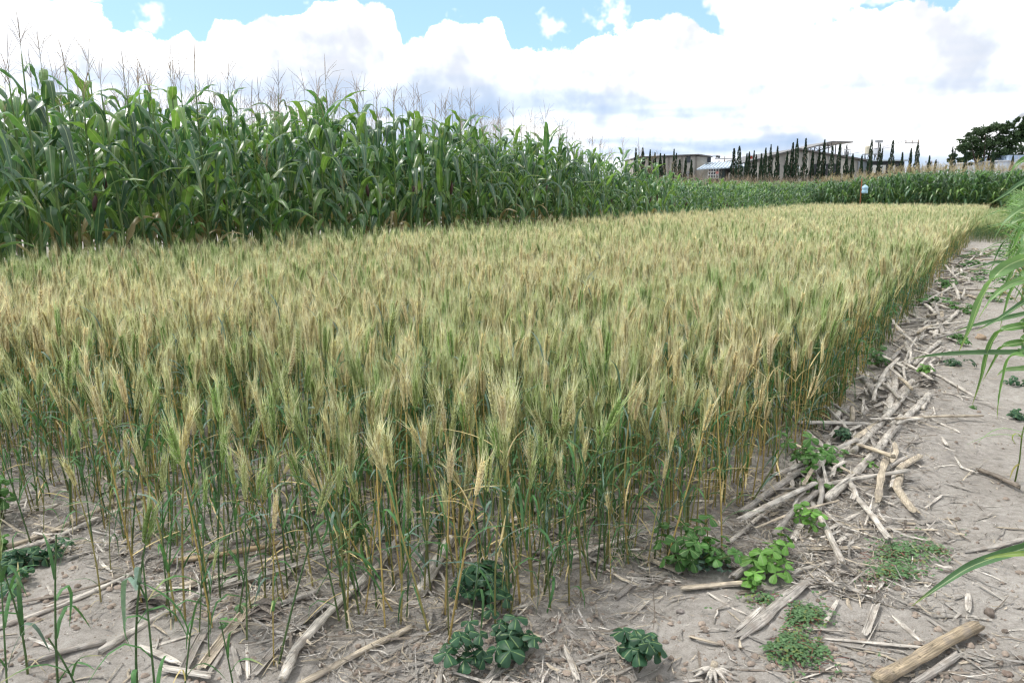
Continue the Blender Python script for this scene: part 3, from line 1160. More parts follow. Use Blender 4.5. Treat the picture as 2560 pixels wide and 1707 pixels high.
def residue_mesh(path, width, form, col, rng, seg=0.03, flat=None):
    """a broken maize stalk (round), a split stalk (half) or a flat strip, along a path of local x,y,z points"""
    pts = [Vector(q) for q in path]
    dense, acc = [pts[0]], 0
    for a, b in zip(pts[:-1], pts[1:]):
        m = max(1, int((b - a).length / seg))
        for i in range(1, m + 1):
            dense.append(a.lerp(b, i / m))
    n = len(dense)
    r = width / 2
    if form == 'round':
        prof = [(math.cos(t) * r, math.sin(t) * r * 0.78) for t in [2 * math.pi * k / 11 for k in range(11)]]
    elif form == 'half':
        ou = [(math.cos(t) * r, math.sin(t) * r * 0.75) for t in [math.pi + math.pi * k / 5 for k in range(6)]]
        inn = [(x * 0.72, y * 0.6 + r * 0.03) for x, y in ou[::-1]]
        prof = ou + inn
        if rng.random() < 0.5:
            prof = [(x, -y) for x, y in prof][::-1]
    else:
        th = flat or min(0.004, r * 0.35)
        ou = [(-r, -0.05 * r), (-0.5 * r, 0.16 * r), (0, 0.22 * r), (0.5 * r, 0.16 * r), (r, -0.05 * r)]
        prof = [(x, y + th) for x, y in ou] + [(x, y - th * 0.2) for x, y in ou[::-1]]
    m = len(prof)
    mb = MB()
    vs, cs, fs = [], [], []
    node = rng.uniform(0.03, 0.12)
    dist, last = 0.0, dense[0]
    rag0, rag1 = rng.uniform(-1, 1, m), rng.uniform(-1, 1, m)
    ra = {'round': 0.014, 'half': 0.026, 'flat': 0.024}[form] * min(1, width / 0.03)
    w1 = rng.uniform(0.0, 6.28)
    gk, gk2, gf = int(rng.integers(1, 5)), int(rng.integers(1, 5)), rng.uniform(5, 14)
    for i, q in enumerate(dense):
        d = (dense[min(i + 1, n - 1)] - dense[max(i - 1, 0)]).normalized()
        sd = Vector((0, 0, 1)).cross(d).normalized()
        up = d.cross(sd)
        dist += (q - last).length
        last = q
        nd = 1.0
        dark = 0.0
        if form != 'flat':
            ph = abs(((dist - node) / 0.125) % 1.0 - 0.5) * 2         # 1 at the node
            nd = 1 + 0.17 * max(0, (ph - 0.72) / 0.28)
            dark = 0.45 * max(0, (ph - 0.80) / 0.20)
        taper = 1.0
        if form == 'flat':
            taper = max(0.62, min(1.0, 0.62 + 3 * min(i, n - 1 - i) / n)) * (1 + 0.12 * math.sin(w1 + i * 0.9))
        c0 = mixv(col, (0.16, 0.12, 0.09), dark)
        gro = max(0.0, math.sin(w1 + dist * gf)) if form == 'round' else 0.0
        wob = 1 + 0.07 * math.sin(w1 * 3 + dist * 31) + 0.05 * math.sin(dist * 57 + w1)
        for k, (px, py) in enumerate(prof):
            ex = 0
            if form == 'round':
                g = wob * (1 - 0.45 * gro * (k == gk) - 0.22 * gro * (k == gk2))
                px, py = px * g, py * g
            if i == 0:
                ex = -rag0[k] * ra
            elif i == n - 1:
                ex = rag1[k] * ra
            vs.append(q + sd * px * nd * taper + up * py * nd + d * ex)
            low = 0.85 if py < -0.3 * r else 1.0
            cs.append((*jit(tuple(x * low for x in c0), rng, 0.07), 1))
    for i in range(n - 1):
        for k in range(m):
            k2 = (k + 1) % m
            fs.append((i * m + k, i * m + k2, (i + 1) * m + k2, (i + 1) * m + k))
    mb.add(vs, fs, cs)
    for i, rag in ((0, rag0), (n - 1, rag1)):
        cc = len(mb.v)
        d = (dense[1] - dense[0]).normalized() if i == 0 else (dense[n - 2] - dense[n - 1]).normalized()
        pith = mixv(col, (0.62, 0.52, 0.36), 0.6) if form == 'round' else col
        ctr = sum((Vector(mb.v[i * m + k]) for k in range(m)), Vector()) / m + (d * 0.006 if form == 'round' else d * 0.0)
        mb.v.append(tuple(ctr))
        mb.c.append((*pith, 1))
        for k in range(m):
            k2 = (k + 1) % m
            mb.f.append((cc, i * m + k2, i * m + k) if i == 0 else (cc, i * m + k, i * m + k2))
    return mb


def lay(pix, wpx, form, col, label=None, group=None, lift=0.0, name=None, cat=None, rng=rrng, sub=None):
    """a piece of residue whose course on the ground is seen at these pixels"""
    w = [Vector((*G(u, v), 0)) for u, v in pix]
    depth = w[0].y * math.cos(PITCH) + CAM_H * math.sin(PITCH)
    width = min(0.047, max(0.004, wpx * depth / FPX))
    hz = {'round': 0.40, 'half': 0.30, 'flat': 0.12}[form] * width
    o = w[0].copy()
    dv = w[-1] - w[0]
    ang = math.atan2(dv.y, dv.x)
    # follow the soil coarsely
    fine = []
    for a, b in zip(w[:-1], w[1:]):
        m = max(1, int((b - a).length / 0.12))
        for i in range(m):
            fine.append(a.lerp(b, i / m))
    fine.append(w[-1])
    zs = gz(np.array([q.x for q in fine]), np.array([q.y for q in fine]))
    zs = np.convolve(np.pad(zs, 2, mode='edge'), np.ones(5) / 5, 'valid')
    base = gzf(o.x, o.y)
    R = Matrix.Rotation(-ang, 3, 'Z')
    loc = [R @ Vector((q.x - o.x, q.y - o.y, float(z) - base + hz + lift)) for q, z in zip(fine, zs)]
    if len(loc) > 2:
        for i in range(1, len(loc) - 1):
            loc[i].y += rng.normal(0, 0.0025)
            loc[i].z += rng.normal(0, 0.002)
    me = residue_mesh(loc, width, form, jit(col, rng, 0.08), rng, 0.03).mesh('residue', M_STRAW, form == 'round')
    nm = name or {'round': 'maize_stalk', 'half': 'split_maize_stalk', 'flat': 'straw_strip'}[form]
    ob = link(nm, me, None, (o.x, o.y, base), (0, 0, ang))
    tag(ob, label, cat or {'round': 'dry stalk', 'half': 'dry stalk', 'flat': 'straw'}[form], group)
    return ob


def z8(*q):
    return [(a * 0.4252, 1100 + b * 0.4252) for a, b in q]


def z7(*q):
    return [(1000 + a * 0.3871, 1100 + b * 0.3871) for a, b in q]


def z6(*q):
    return [(1860 + a * 0.451, 1000 + b * 0.451) for a, b in q]


def z5(*q):
    return [(2000 + a * 0.357, 500 + b * 0.357) for a, b in q]


K8, K7, K6, K5 = 0.4252, 0.3871, 0.451, 0.357
PIECES = [
    (z8((-60, 1150), (370, 990), (580, 905), (800, 805)), 36 * K8, 'round', PALE, 'long pale dry stalk running in from the left edge below the clover'),
    (z8((-40, 655), (300, 545), (640, 410), (1050, 300)), 34 * K8, 'round', TAN, 'long tan stalk at left, upper of two lying side by side under the wheat'),
    (z8((40, 665), (300, 600), (560, 490), (900, 385)), 34 * K8, 'half', PALE, 'long pale split stalk at left, lower of two lying side by side'),
    (z8((980, 745), (1230, 710), (1560, 650), (1650, 612)), 38 * K8, 'round', BROWN, 'smooth brown dry stalk lying among the front wheat stems'),
    (z8((590, 1280), (760, 1170), (980, 1030), (1220, 890), (1560, 770)), 48 * K8, 'round', PALE, 'long jointed pale stalk with blunt grey end in the lower left'),
    (z8((1200, 1350), (1350, 1140), (1450, 1020), (1530, 930)), 72 * K8, 'half', TAN, 'wide hollow split stalk with tan inside near the bottom edge'),
    (z8((1500, 1390), (1710, 1140), (1900, 990)), 52 * K8, 'half', GREY, 'grey split stalk lying close beside the thick jointed stalk'),
    (z8((1660, 1440), (1740, 1260), (1900, 1070), (2090, 880), (2250, 730)), 62 * K8, 'round', PALE, 'thick jointed pale stalk running from the bottom edge into the wheat'),
    (z8((1760, 1440), (2200, 1210), (2340, 1145)), 46 * K8, 'round', TAN, 'straight tan stalk touching the bottom edge left of the dark weeds'),
    (z8((150, 1350), (400, 1280), (620, 1230)), 40 * K8, 'round', GREY, 'weathered grey stalk lying flat in the lower left corner'),
    (z8((840, 1240), (1060, 1340)), 40 * K8, 'flat', PALE, 'short pale husk strip lying across the lower left stalks'),
    (z8((960, 1370), (1240, 1415)), 48 * K8, 'half', PALE, 'short pale split piece lying along the bottom edge'),
    (z8((890, 1235), (1130, 1160)), 26 * K8, 'flat', PALE, 'narrow pale strip above the short husk strip at lower left'),
    (z8((1080, 1375), (1210, 1130)), 60 * K8, 'half', GREY, 'short grey fibrous split stalk left of the hollow tan one'),
    (z8((1220, 1405), (1310, 1260)), 30 * K8, 'flat', GREY, 'grey strip beside the wide hollow split stalk'),
    (z8((1370, 1240), (1410, 1405)), 32 * K8, 'flat', GREY, 'weathered strip standing out left of the grey split stalk'),
    (z8((1450, 1205), (1460, 1400)), 22 * K8, 'flat', PALE, 'thin pale strip left of the grey split stalk'),
    (z8((1060, 895), (1160, 870)), 46 * K8, 'round', TAN, 'short round stub beside the grey fibrous wad'),
    (z8((1640, 990), (1880, 905)), 42 * K8, 'round', GREY, 'grey stalk poking out right of the fibrous wad'),
    (z8((-40, 1010), (300, 950), (560, 890), (850, 770)), 26 * K8, 'flat', DARKB, 'dark weathered strip lying just above the long pale stalk'),
    (z8((1640, 830), (1745, 690)), 50 * K8, 'half', PALE, 'bleached split piece leaning between wheat stems'),
    (z8((-30, 890), (150, 840)), 34 * K8, 'round', TAN, 'short tan stalk at the left edge just below the clover'),
    (z8((380, 720), (620, 660), (820, 610)), 24 * K8, 'flat', GREY, 'thin grey strip right of the left hand clover'),
    (z8((1020, 900), (1400, 800), (1700, 700), (2000, 620)), 40 * K8, 'half', GREY, 'grey split stalk half hidden under the middle front wheat'),
    (z8((1250, 640), (1650, 540), (1900, 470)), 34 * K8, 'round', GREY, 'slim grey stalk under the wheat behind the smooth brown one'),
    (z8((-60, 770), (300, 700), (470, 640)), 34 * K8, 'half', TAN, 'tan split stalk running behind the left hand clover'),
    (z8((1480, 540), (2000, 380), (2300, 300)), 34 * K8, 'round', GREY, 'grey stalk deep under the wheat left of centre'),
    (z7((130, 1025), (240, 820), (330, 665)), 74 * K7, 'round', PALE, 'thick bleached stalk with cut end just left of the dark weed'),
    (z7((330, 670), (480, 550), (700, 470)), 44 * K7, 'round', GREY, 'grey stalk leading back from the thick bleached cut stalk'),
    (z7((790, 812), (930, 740)), 46 * K7, 'half', GREY, 'short grey split stub right of the upper dark weed'),
    (z7((1060, 640), (1180, 550), (1300, 460)), 52 * K7, 'round', TAN, 'short tan stalk pointing into the hollow under the wheat'),
    (z7((1090, 790), (1280, 710), (1500, 640)), 34 * K7, 'flat', PALE, 'long pale flat strip in front of the wheat at centre'),
    (z7((1370, 665), (1640, 580), (1800, 540)), 46 * K7, 'round', GREY, 'round grey stalk in front of the bright green weed'),
    (z7((1180, 435), (1680, 428)), 52 * K7, 'flat', TAN, 'broad tan board like strip lying level under the wheat'),
    (z7((1470, 390), (1750, 270), (2130, 130)), 60 * K7, 'round', GREY, 'long grey stalk slanting through the wheat stems right of centre'),
    (z7((1200, 385), (1420, 270)), 40 * K7, 'half', PALE, 'pale split piece behind the board like strip'),
    (z7((1480, 1135), (1580, 1030)), 48 * K7, 'half', PALE, 'short bleached chip alone on the bare soil at bottom centre'),
    (z7((1060, 1350), (1150, 1570)), 36 * K7, 'flat', PALE, 'pale strip crossing the bottom edge left of the small dark weed'),
    (z7((1140, 1475), (1330, 1408)), 30 * K7, 'half', GREY, 'thin split piece touching the small dark weed'),
    (z7((1825, 970), (2245, 932)), 46 * K7, 'flat', TAN, 'flat tan slat lying below the light green bean like weed'),
    (z7((2190, 985), (2340, 965)), 40 * K7, 'half', DARKB, 'dark split stub at the right end of the flat tan slat'),
    (z7((1990, 990), (2130, 1075), (2230, 1130)), 20 * K7, 'flat', PALE, 'thin pale strip slanting towards the wide weathered husk'),
    (z7((1870, 1300), (2070, 1352)), 22 * K7, 'flat', TAN, 'thin tan strip touching the lower end of the wide weathered husk'),
    (z7((720, 1100), (870, 1060)), 26 * K7, 'half', PALE, 'small pale piece right of the two dark weeds, upper one'),
    (z7((720, 1112), (800, 1136)), 24 * K7, 'half', GREY, 'small grey piece right of the two dark weeds, lower one'),
    (z7((1480, 740), (1640, 790), (1790, 852)), 40 * K7, 'half', TAN, 'brownish split stalk in front of the blue green clover'),
    (z7((2150, 905), (2240, 835)), 58 * K7, 'round', GREY, 'stout grey stub under the light green bean like weed'),
    (z7((400, 745), (520, 670)), 50 * K7, 'half', GREY, 'grey split stub behind the upper dark weed'),
    (z7((1480, 880), (1800, 905)), 30 * K7, 'half', PALE, 'pale split strip below the brownish split stalk'),
    (z7((810, 1270), (900, 1300)), 44 * K7, 'half', TAN, 'tan stub poking out right of the lower dark weed'),
    (z7((-60, 1300), (80, 1225)), 46 * K7, 'round', TAN, 'tan stalk end beside the wheat left of the dark weeds'),
    (z6((-20, 640), (140, 530), (300, 425), (375, 388)), 46 * K6, 'round', GREY, 'jointed grey stalk emerging from the wheat beside the path'),
    (z6((450, 580), (580, 480), (740, 330), (900, 150), (1020, 20)), 72 * K6, 'round', PALE, 'thick jointed pale stalk, longest and nearest in the heap along the path'),
    (z6((600, 345), (750, 200), (900, 0)), 54 * K6, 'round', PALE, 'jointed pale stalk lying parallel behind the thickest stalk of the heap'),
    (z6((270, 790), (320, 640), (480, 430), (610, 235)), 62 * K6, 'flat', PALE, 'wide bleached strip passing under the small green weed of the heap'),
    (z6((795, 125), (825, 0), (840, -80)), 46 * K6, 'round', PALE, 'pale stalk at the top of the heap pointing away'),
    (z6((40, 510), (250, 600), (470, 730)), 36 * K6, 'half', PALE, 'pale split stalk slanting down to the bent strip beside the path'),
    (z6((465, 732), (610, 655), (760, 590)), 30 * K6, 'flat', PALE, 'pale strip meeting the split stalk in a sharp angle'),
    (z6((660, 540), (840, 622)), 18 * K6, 'flat', PALE, 'short pale sliver above the sharp angled strips'),
    (z6((965, 365), (862, 428), (842, 530), (890, 610), (945, 668)), 40 * K6, 'half', TAN, 'tan stalk bent like a hook on the open path'),
    (z6((880, 60), (1030, 140), (1185, 212)), 18 * K6, 'flat', PALE, 'thin pale strip reaching from the heap onto the path'),
    (z6((-30, 1340), (230, 1110), (465, 925)), 84 * K6, 'flat', GREY, 'wide weathered fibrous husk lying across the green creeping mat'),
    (z6((-40, 1300), (90, 1175)), 28 * K6, 'flat', PALE, 'pale splinter lying along the upper side of the wide weathered husk'),
    (z6((735, 1590), (920, 1490), (1100, 1385), (1285, 1288)), 92 * K6, 'round', (0.36, 0.29, 0.20), 'stout tan brown stalk in the lower right corner, thickest of all'),
    (z6((940, 1575), (1060, 1500), (1185, 1408)), 52 * K6, 'half', GREY, 'grey split stalk lying below the stout corner stalk'),
    (z6((450, 1318), (750, 1340), (1045, 1370)), 22 * K6, 'flat', PALE, 'long thin pale strip running from the mat to the corner stalk'),
    (z6((540, 1352), (820, 1402)), 16 * K6, 'flat', GREY, 'thin grey strip just below the long thin pale one'),
    (z6((678, 1292), (732, 1140)), 40 * K6, 'half', PALE, 'short pale split piece pointing up the path'),
    (z6((838, 1196), (980, 1322)), 30 * K6, 'flat', PALE, 'pale strip slanting down to the right on the path'),
    (z6((1028, 1212), (1160, 1296)), 26 * K6, 'flat', GREY, 'greyish strip above the stout corner stalk'),
    (z6((1240, 1095), (1240, 1192)), 30 * K6, 'flat', PALE, 'short upright pale strip beside the round stone'),
    (z6((350, 852), (630, 845)), 36 * K6, 'half', TAN, 'tan split piece lying level left of the upper creeping mat'),
    (z6((548, 822), (700, 800)), 22 * K6, 'flat', PALE, 'small pale strip above the level tan piece'),
    (z6((285, 962), (390, 935), (485, 915)), 36 * K6, 'half', PALE, 'small white bleached piece above the wide weathered husk'),
    (z6((520, 815), (575, 768)), 30 * K6, 'half', PALE, 'stubby bleached piece left of the upper creeping mat'),
    (z6((575, 738), (800, 742), (1065, 745)), 16 * K6, 'flat', TAN, 'long thin tan strip lying level above the upper creeping mat'),
    (z6((700, 698), (935, 706)), 25 * K6, 'half', TAN, 'tan split strip just above the long thin level one'),
    (z6((1008, 700), (1085, 765)), 20 * K6, 'flat', PALE, 'short pale strip at the upper edge of the upper mat'),
    (z6((1000, 618), (1095, 545)), 15 * K6, 'flat', PALE, 'short pale straw on the path right of the hooked stalk'),
    (z6((1295, 400), (1400, 435), (1530, 495)), 30 * K6, 'round', DARKB, 'dark slender stalk at the right edge of the path'),
    (z6((1230, 862), (1400, 835), (1580, 785)), 32 * K6, 'flat', GREY, 'long grey strip beside the near green blade at the right edge'),
    (z6((-20, 1500), (400, 1508), (745, 1505)), 14 * K6, 'flat', DARKB, 'thin dark strip lying level below the creeping mat'),
    (z6((440, 205), (570, 70)), 46 * K6, 'half', GREY, 'grey split stalk at the wheat edge above the green weed'),
    (z6((550, 212), (745, 188)), 26 * K6, 'flat', PALE, 'pale strip lying across the heap below its crossing stalks'),
    (z6((885, 1082), (1200, 1066)), 14 * K6, 'flat', GREY, 'thin grey strip below the upper creeping mat'),
    (z6((1050, 1202), (1290, 1205)), 12 * K6, 'flat', GREY, 'thin grey strip running to the round stone'),
    (z6((445, 1245), (515, 1125)), 26 * K6, 'flat', PALE, 'pale strip at the right side of the lower creeping mat'),
    (z6((350, 1278), (535, 1287)), 24 * K6, 'half', PALE, 'pale split piece on the lower creeping mat'),
    (z6((1078, 228), (1122, 292)), 20 * K6, 'flat', PALE, 'small pale strip on the path below the reaching thin strip'),
    (z6((700, 1580), (760, 1500)), 20 * K6, 'flat', GREY, 'small grey strip left of the stout corner stalk'),
    (z6((770, 960), (755, 1045)), 22 * K6, 'flat', PALE, 'small pale strip poking out below the upper mat'),
    (z5((430, 1262), (530, 1430)), 50 * K5, 'half', GREY, 'grey split stalk at the wheat edge of the heap'),
    (z5((600, 1230), (640, 1400), (600, 1565)), 46 * K5, 'round', PALE, 'pale jointed stalk slightly bowed in the middle of the heap'),
    (z5((740, 1020), (785, 1180)), 36 * K5, 'round', PALE, 'pale stalk piece higher up the heap, tilted right'),
    (z5((790, 1200), (880, 1110), (975, 1025)), 34 * K5, 'round', PALE, 'pale stalk piece higher up the heap, tilted away'),
    (z5((640, 1150), (960, 1260), (1225, 1400)), 24 * K5, 'flat', PALE, 'long pale strip crossing the heap onto the path'),
    (z5((780, 1320), (640, 1470), (590, 1570)), 42 * K5, 'round', PALE, 'bent pale stalk joining the two big stalks of the heap'),
    (z5((940, 985), (970, 870)), 36 * K5, 'round', PALE, 'white stub standing out in the upper heap'),
    (z5((955, 780), (1000, 960)), 32 * K5, 'round', GREY, 'grey stalk at the right of the upper heap'),
    (z5((1015, 885), (1105, 795)), 34 * K5, 'round', PALE, 'white jointed piece at the right of the upper heap'),
    (z5((845, 738), (965, 680)), 26 * K5, 'round', PALE, 'white stalk at the wheat edge far up the path'),
    (z5((880, 728), (1110, 765)), 22 * K5, 'round', TAN, 'tan stalk lying across the heap far up the path'),
    (z5((1040, 628), (1240, 702)), 18 * K5, 'round', TAN, 'slender tan stalk slanting across the path far up'),
    (z5((1000, 1392), (1310, 1432)), 22 * K5, 'flat', PALE, 'pale strip lying on the path right of the heap'),
    (z5((930, 1345), (1240, 1400)), 22 * K5, 'flat', GREY, 'grey strip lying on the path right of the heap'),
    (z5((1080, 492), (1290, 495)), 12 * K5, 'round', TAN, 'thin stalk lying level across the far path'),
    (z5((1030, 590), (1150, 585)), 18 * K5, 'round', DARKB, 'dark stalk at the wheat edge far up the path'),
    (z5((340, 1520), (480, 1505)), 28 * K5, 'flat', GREY, 'grey strip at the foot of the wheat beside the heap'),
    (z5((850, 1530), (900, 1420)), 30 * K5, 'round', PALE, 'short white stalk right of the bowed stalk'),
    (z5((550, 1360), (640, 1340)), 32 * K5, 'half', PALE, 'short white chip lying across the bowed stalk'),
]
for i, (pix, wpx, form, col, lab) in enumerate(PIECES):
    lay(pix, wpx, form, col, lab, lift=0.004 * (i % 4))

# the rest of the heap along the path: short pieces that look alike
for k in range(300):
    s = 3.8 + 20 * (k / 300) ** 1.4 + rrng.uniform(-0.2, 0.2)
    o = -0.65 + rrng.normal(0, 0.105)
    x, y = W(s, o)
    ang = rrng.normal(0, 0.42) + math.atan2(DY, DX) + (math.pi if rrng.random() < 0.5 else 0)
    ln = rrng.uniform(0.18, 0.75) * (1.0 if s < 9 else 1.3)
    form = ('round', 'round', 'half', 'flat')[int(rrng.integers(4))]
    wd = rrng.uniform(0.018, 0.032) * (1.0 if s < 9 else 1.4) if form != 'flat' else rrng.uniform(0.014, 0.036)
    col = (PALE, PALE, GREY, TAN, PALE)[int(rrng.integers(5))]
    mid = rrng.uniform(-0.02, 0.02)
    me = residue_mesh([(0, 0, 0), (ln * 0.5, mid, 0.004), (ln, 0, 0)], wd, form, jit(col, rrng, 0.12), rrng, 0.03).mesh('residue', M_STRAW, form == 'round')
    ob = link('stalk_fragment', me, None, (x, y, gzf(x, y) + wd * 0.4 + rrng.uniform(0, 0.045)), (0, rrng.normal(0, 0.08), ang))
    tag(ob, 'short broken stalk fragment in the heap between wheat and path', 'dry stalk', 'stalk fragments heaped along the wheat edge')

# stalks lying under the front wheat, hard to tell apart
a0, a1 = Vector(G(0, 1578)), Vector(G(335, 1443))
lay_ang = math.atan2(a1.y - a0.y, a1.x - a0.x)
for k in range(60):
    s, o = rrng.uniform(1.45, 3.6), rrng.uniform(-4.6, -1.1)
    x, y = W(s, o)
    form = ('round', 'half', 'flat')[int(rrng.integers(3))]
    ln, wd = rrng.uniform(0.15, 0.7), rrng.uniform(0.012, 0.030)
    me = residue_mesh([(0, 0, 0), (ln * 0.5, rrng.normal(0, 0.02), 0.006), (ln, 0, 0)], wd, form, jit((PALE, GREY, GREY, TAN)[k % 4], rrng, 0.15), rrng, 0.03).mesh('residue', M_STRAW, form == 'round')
    ob = link('stalk_fragment', me, None, (x, y, gzf(x, y) + wd * 0.4), (0, rrng.normal(0, 0.03), lay_ang + rrng.normal(0, 0.35)))
    tag(ob, 'weathered stalk fragment lying between the front wheat stems', 'dry stalk', 'stalk fragments under the front wheat')

# chips strewn over the bare soil
k = 0
while k < 110:
    u, v = rrng.uniform(0, 2560), rrng.uniform(1180, 1700)
    x, y = G(u, v)
    s, o = so(x, y)
    if o < -0.8 and s > 2.1:
        continue
    k += 1
    ln = rrng.uniform(0.04, 0.16)
    wd = rrng.uniform(0.004, 0.013)
    col = (PALE, GREY, GREY, TAN)[int(rrng.integers(4))]
    me = residue_mesh([(0, 0, 0), (ln * 0.5, rrng.normal(0, 0.006), 0.003), (ln, 0, 0)], wd, 'flat', jit(col, rrng, 0.15), rrng, 0.03).mesh('residue', M_STRAW, False)
    ob = link('straw_chip', me, None, (x, y, gzf(x, y) + 0.003), (rrng.normal(0, .1), rrng.normal(0, 0.04), rrng.uniform(0, 6.28)))
    tag(ob, 'small straw chip strewn on the bare soil', 'straw', 'straw chips strewn on the soil')

# fine straw litter
def litter(n, big=False):
    r = rrng.random(n)
    s1, o1 = 3.0 + 16 * rrng.random(n) ** 1.6, -0.6 + rrng.normal(0, 0.24, n)
    s2, o2 = 1.6 + 3.4 * rrng.random(n) ** 1.3, rrng.uniform(-5.2, -0.9, n)
    gxy = np.array([G(u, v) for u, v in zip(rrng.uniform(-100, 2660, n), rrng.uniform(900, 1760, n))])
    s = np.where(r < 0.36, s1, s2)
    o = np.where(r < 0.36, o1, o2)
    x = np.where(r < 0.80, s * DX + o * DY, gxy[:, 0])
    y = np.where(r < 0.80, s * DY - o * DX, gxy[:, 1])
    ok = (r < 0.80) | (vnoise(x * 1.5, y * 1.5, 71) > 0.06) | (rrng.random(n) < 0.25)
    r, x, y = r[ok], x[ok], y[ok]
    n = len(x)
    ln = rrng.uniform(0.008, 0.080, n) * np.where(r >= 0.80, 0.6, 1)
    wd = rrng.uniform(0.0010, 0.0050, n)
    if big:
        ln, wd = rrng.uniform(0.05, 0.22, n), rrng.uniform(0.004, 0.013, n)
    a = rrng.uniform(0, 6.28, n)
    z = gz(x, y) + 0.003 + rrng.random(n) ** 2 * np.where(r < 0.80, 0.025, 0.004)
    ca, sa = np.cos(a), np.sin(a)
    bow = rrng.normal(0, 0.10, n) * ln
    dz = np.abs(rrng.normal(0, 0.15, n)) * ln
    v = np.zeros((n, 6, 3))
    for k, (t_, w_, b_, z_) in enumerate(((-.5, .25, 0, 0), (-.5, -.25, 0, .3), (0, .5, 1, .5), (0, -.5, 1, .9), (.5, .2, 0, 1), (.5, -.2, 0, 1.3))):
        al, ac = ln * t_, wd * w_ + bow * b_
        v[:, k, 0] = x + ca * al - sa * ac
        v[:, k, 1] = y + sa * al + ca * ac
        v[:, k, 2] = z + np.where(z_ > 0.95, dz, 0) + wd * 0.3 * (k % 2) + 0.001
    base = np.array([PALE, GREY, GREY, TAN, DARKB])[rrng.integers(0, 5, n)] * rrng.uniform(0.7, 1.25, (n, 1))
    mb = MB()
    mb.v = v.reshape(-1, 3).tolist()
    i6 = np.arange(n) * 6
    mb.f = np.concatenate([np.stack([i6, i6 + 1, i6 + 3, i6 + 2], 1), np.stack([i6 + 2, i6 + 3, i6 + 5, i6 + 4], 1)]).tolist()
    mb.c = np.repeat(base, 6, 0).tolist()
    return mb


lit = litter(46000)
tag(link('straw_litter', litter(4000, True).mesh('straw_litter', M_STRAW, False)), 'coarse broken straw and husk bits matted between the wheat stems', 'straw', kind='stuff')
tag(link('straw_litter', lit.mesh('straw_litter', M_STRAW, False)), 'fine dry straw litter covering the soil under the wheat and along the path', 'straw', kind='stuff')

# soil crumbs
cl = MB()
cxy = np.array([G(u, v) for u, v in zip(rrng.uniform(-100, 2660, 7500), 760 + 990 * rrng.random(7500) ** 0.8)])
cpatch = vnoise(cxy[:, 0] * 2.2, cxy[:, 1] * 2.2, 81)
cz = gz(cxy[:, 0], cxy[:, 1])
for k in range(7500):
    x, y = float(cxy[k, 0]), float(cxy[k, 1])
    if cpatch[k] < 0.04 and rrng.random() < 0.65:
        continue
    r = 0.0025 + 0.013 * rrng.random() ** 4
    z = float(cz[k]) + r * 0.2
    q = rrng.uniform(0.7, 1.25, 6) * r
    a = rrng.uniform(0, 3.14)
    ca, sa = math.cos(a), math.sin(a)
    ring = [(x + math.cos(a + t) * q[i] * 1.1, y + math.sin(a + t) * q[i] * 1.1, z) for i, t in enumerate([0, 1.26, 2.5, 3.77, 5.03])]
    topv = (x + r * 0.2, y, z + q[5] * 0.75)
    ring2 = [((px - x) * 0.7 + x, (py - y) * 0.7 + y, z + r * 0.5) for px, py, _ in ring]
    n5 = list(range(5))
    cl.add(ring + ring2 + [topv], [(i, (i + 1) % 5, 5 + (i + 1) % 5, 5 + i) for i in n5] + [(5 + i, 5 + (i + 1) % 5, 10) for i in n5],
           (*jit((0.25, 0.205, 0.17), rrng, 0.3), 1))
tag(link('soil_crumbs', cl.mesh('soil_crumbs', M_CLOD)), 'scattered soil crumbs and grit on the bare ground', 'soil', kind='stuff')


def stone(u, v, rpx, col, label):
    x, y = G(u, v)
    r = rpx * math.hypot(math.hypot(x, y), CAM_H) / FPX
    mb = MB()
    vs, fs = [], []
    R_, S_ = 6, 9
    sq = rrng.uniform(0.75, 1.2, 3)
    for i in range(R_ + 1):
        t = math.pi * i / R_
        for j in range(S_):
            p = 2 * math.pi * j / S_
            k = r * (1 + 0.14 * rrng.normal())
            vs.append((math.sin(t) * math.cos(p) * k * sq[0], math.sin(t) * math.sin(p) * k * sq[1], math.cos(t) * k * 0.7 * sq[2]))
    for i in range(R_):
        for j in range(S_):
            fs.append((i * S_ + j, (i + 1) * S_ + j, (i + 1) * S_ + (j + 1) % S_, i * S_ + (j + 1) % S_))
    mb.add(vs, fs, (*col, 1))
    tag(link('stone', mb.mesh('stone', M_CLOD), None, (x, y, gzf(x, y) + r * 0.3)), label, 'stone')


stone(1860 + 1360 * .451, 1000 + 1190 * .451, 12, (0.17, 0.14, 0.12), 'round dark soil lump on the path near the right edge')
stone(1860 + 1460 * .451, 1000 + 1520 * .451, 9, (0.20, 0.155, 0.13), 'brown stone in the lower right corner')
stone(1860 + 1450 * .451, 1000 + 1285 * .451, 7, (0.17, 0.14, 0.12), 'small dark clod above the lower right corner')
stone(1000 + 1165 * .387, 1100 + 1170 * .387, 8, (0.26, 0.20, 0.17), 'smooth brownish pebble on the bare soil at bottom centre')
stone(1000 + 930 * .387, 1100 + 1545 * .387, 12, (0.28, 0.25, 0.23), 'rounded grey stone at the bottom edge right of the dark weed')
stone(1000 + 1810 * .387, 1100 + 1115 * .387, 8, (0.26, 0.23, 0.21), 'grey pebble left of the thin slanting strip')
stone(1000 + 1030 * .387, 1100 + 1170 * .387, 6, (0.24, 0.15, 0.12), 'small reddish pebble left of the smooth brownish one')
stone(2000 + 1265 * .357, 500 + 978 * .357, 13, (0.34, 0.26, 0.19), 'tan stone on the footpath beside the arching blades')
stone(1000 + 260 * .387, 1100 + 1330 * .387, 7, (0.22, 0.17, 0.14), 'brown pebble left of the lower dark weed')


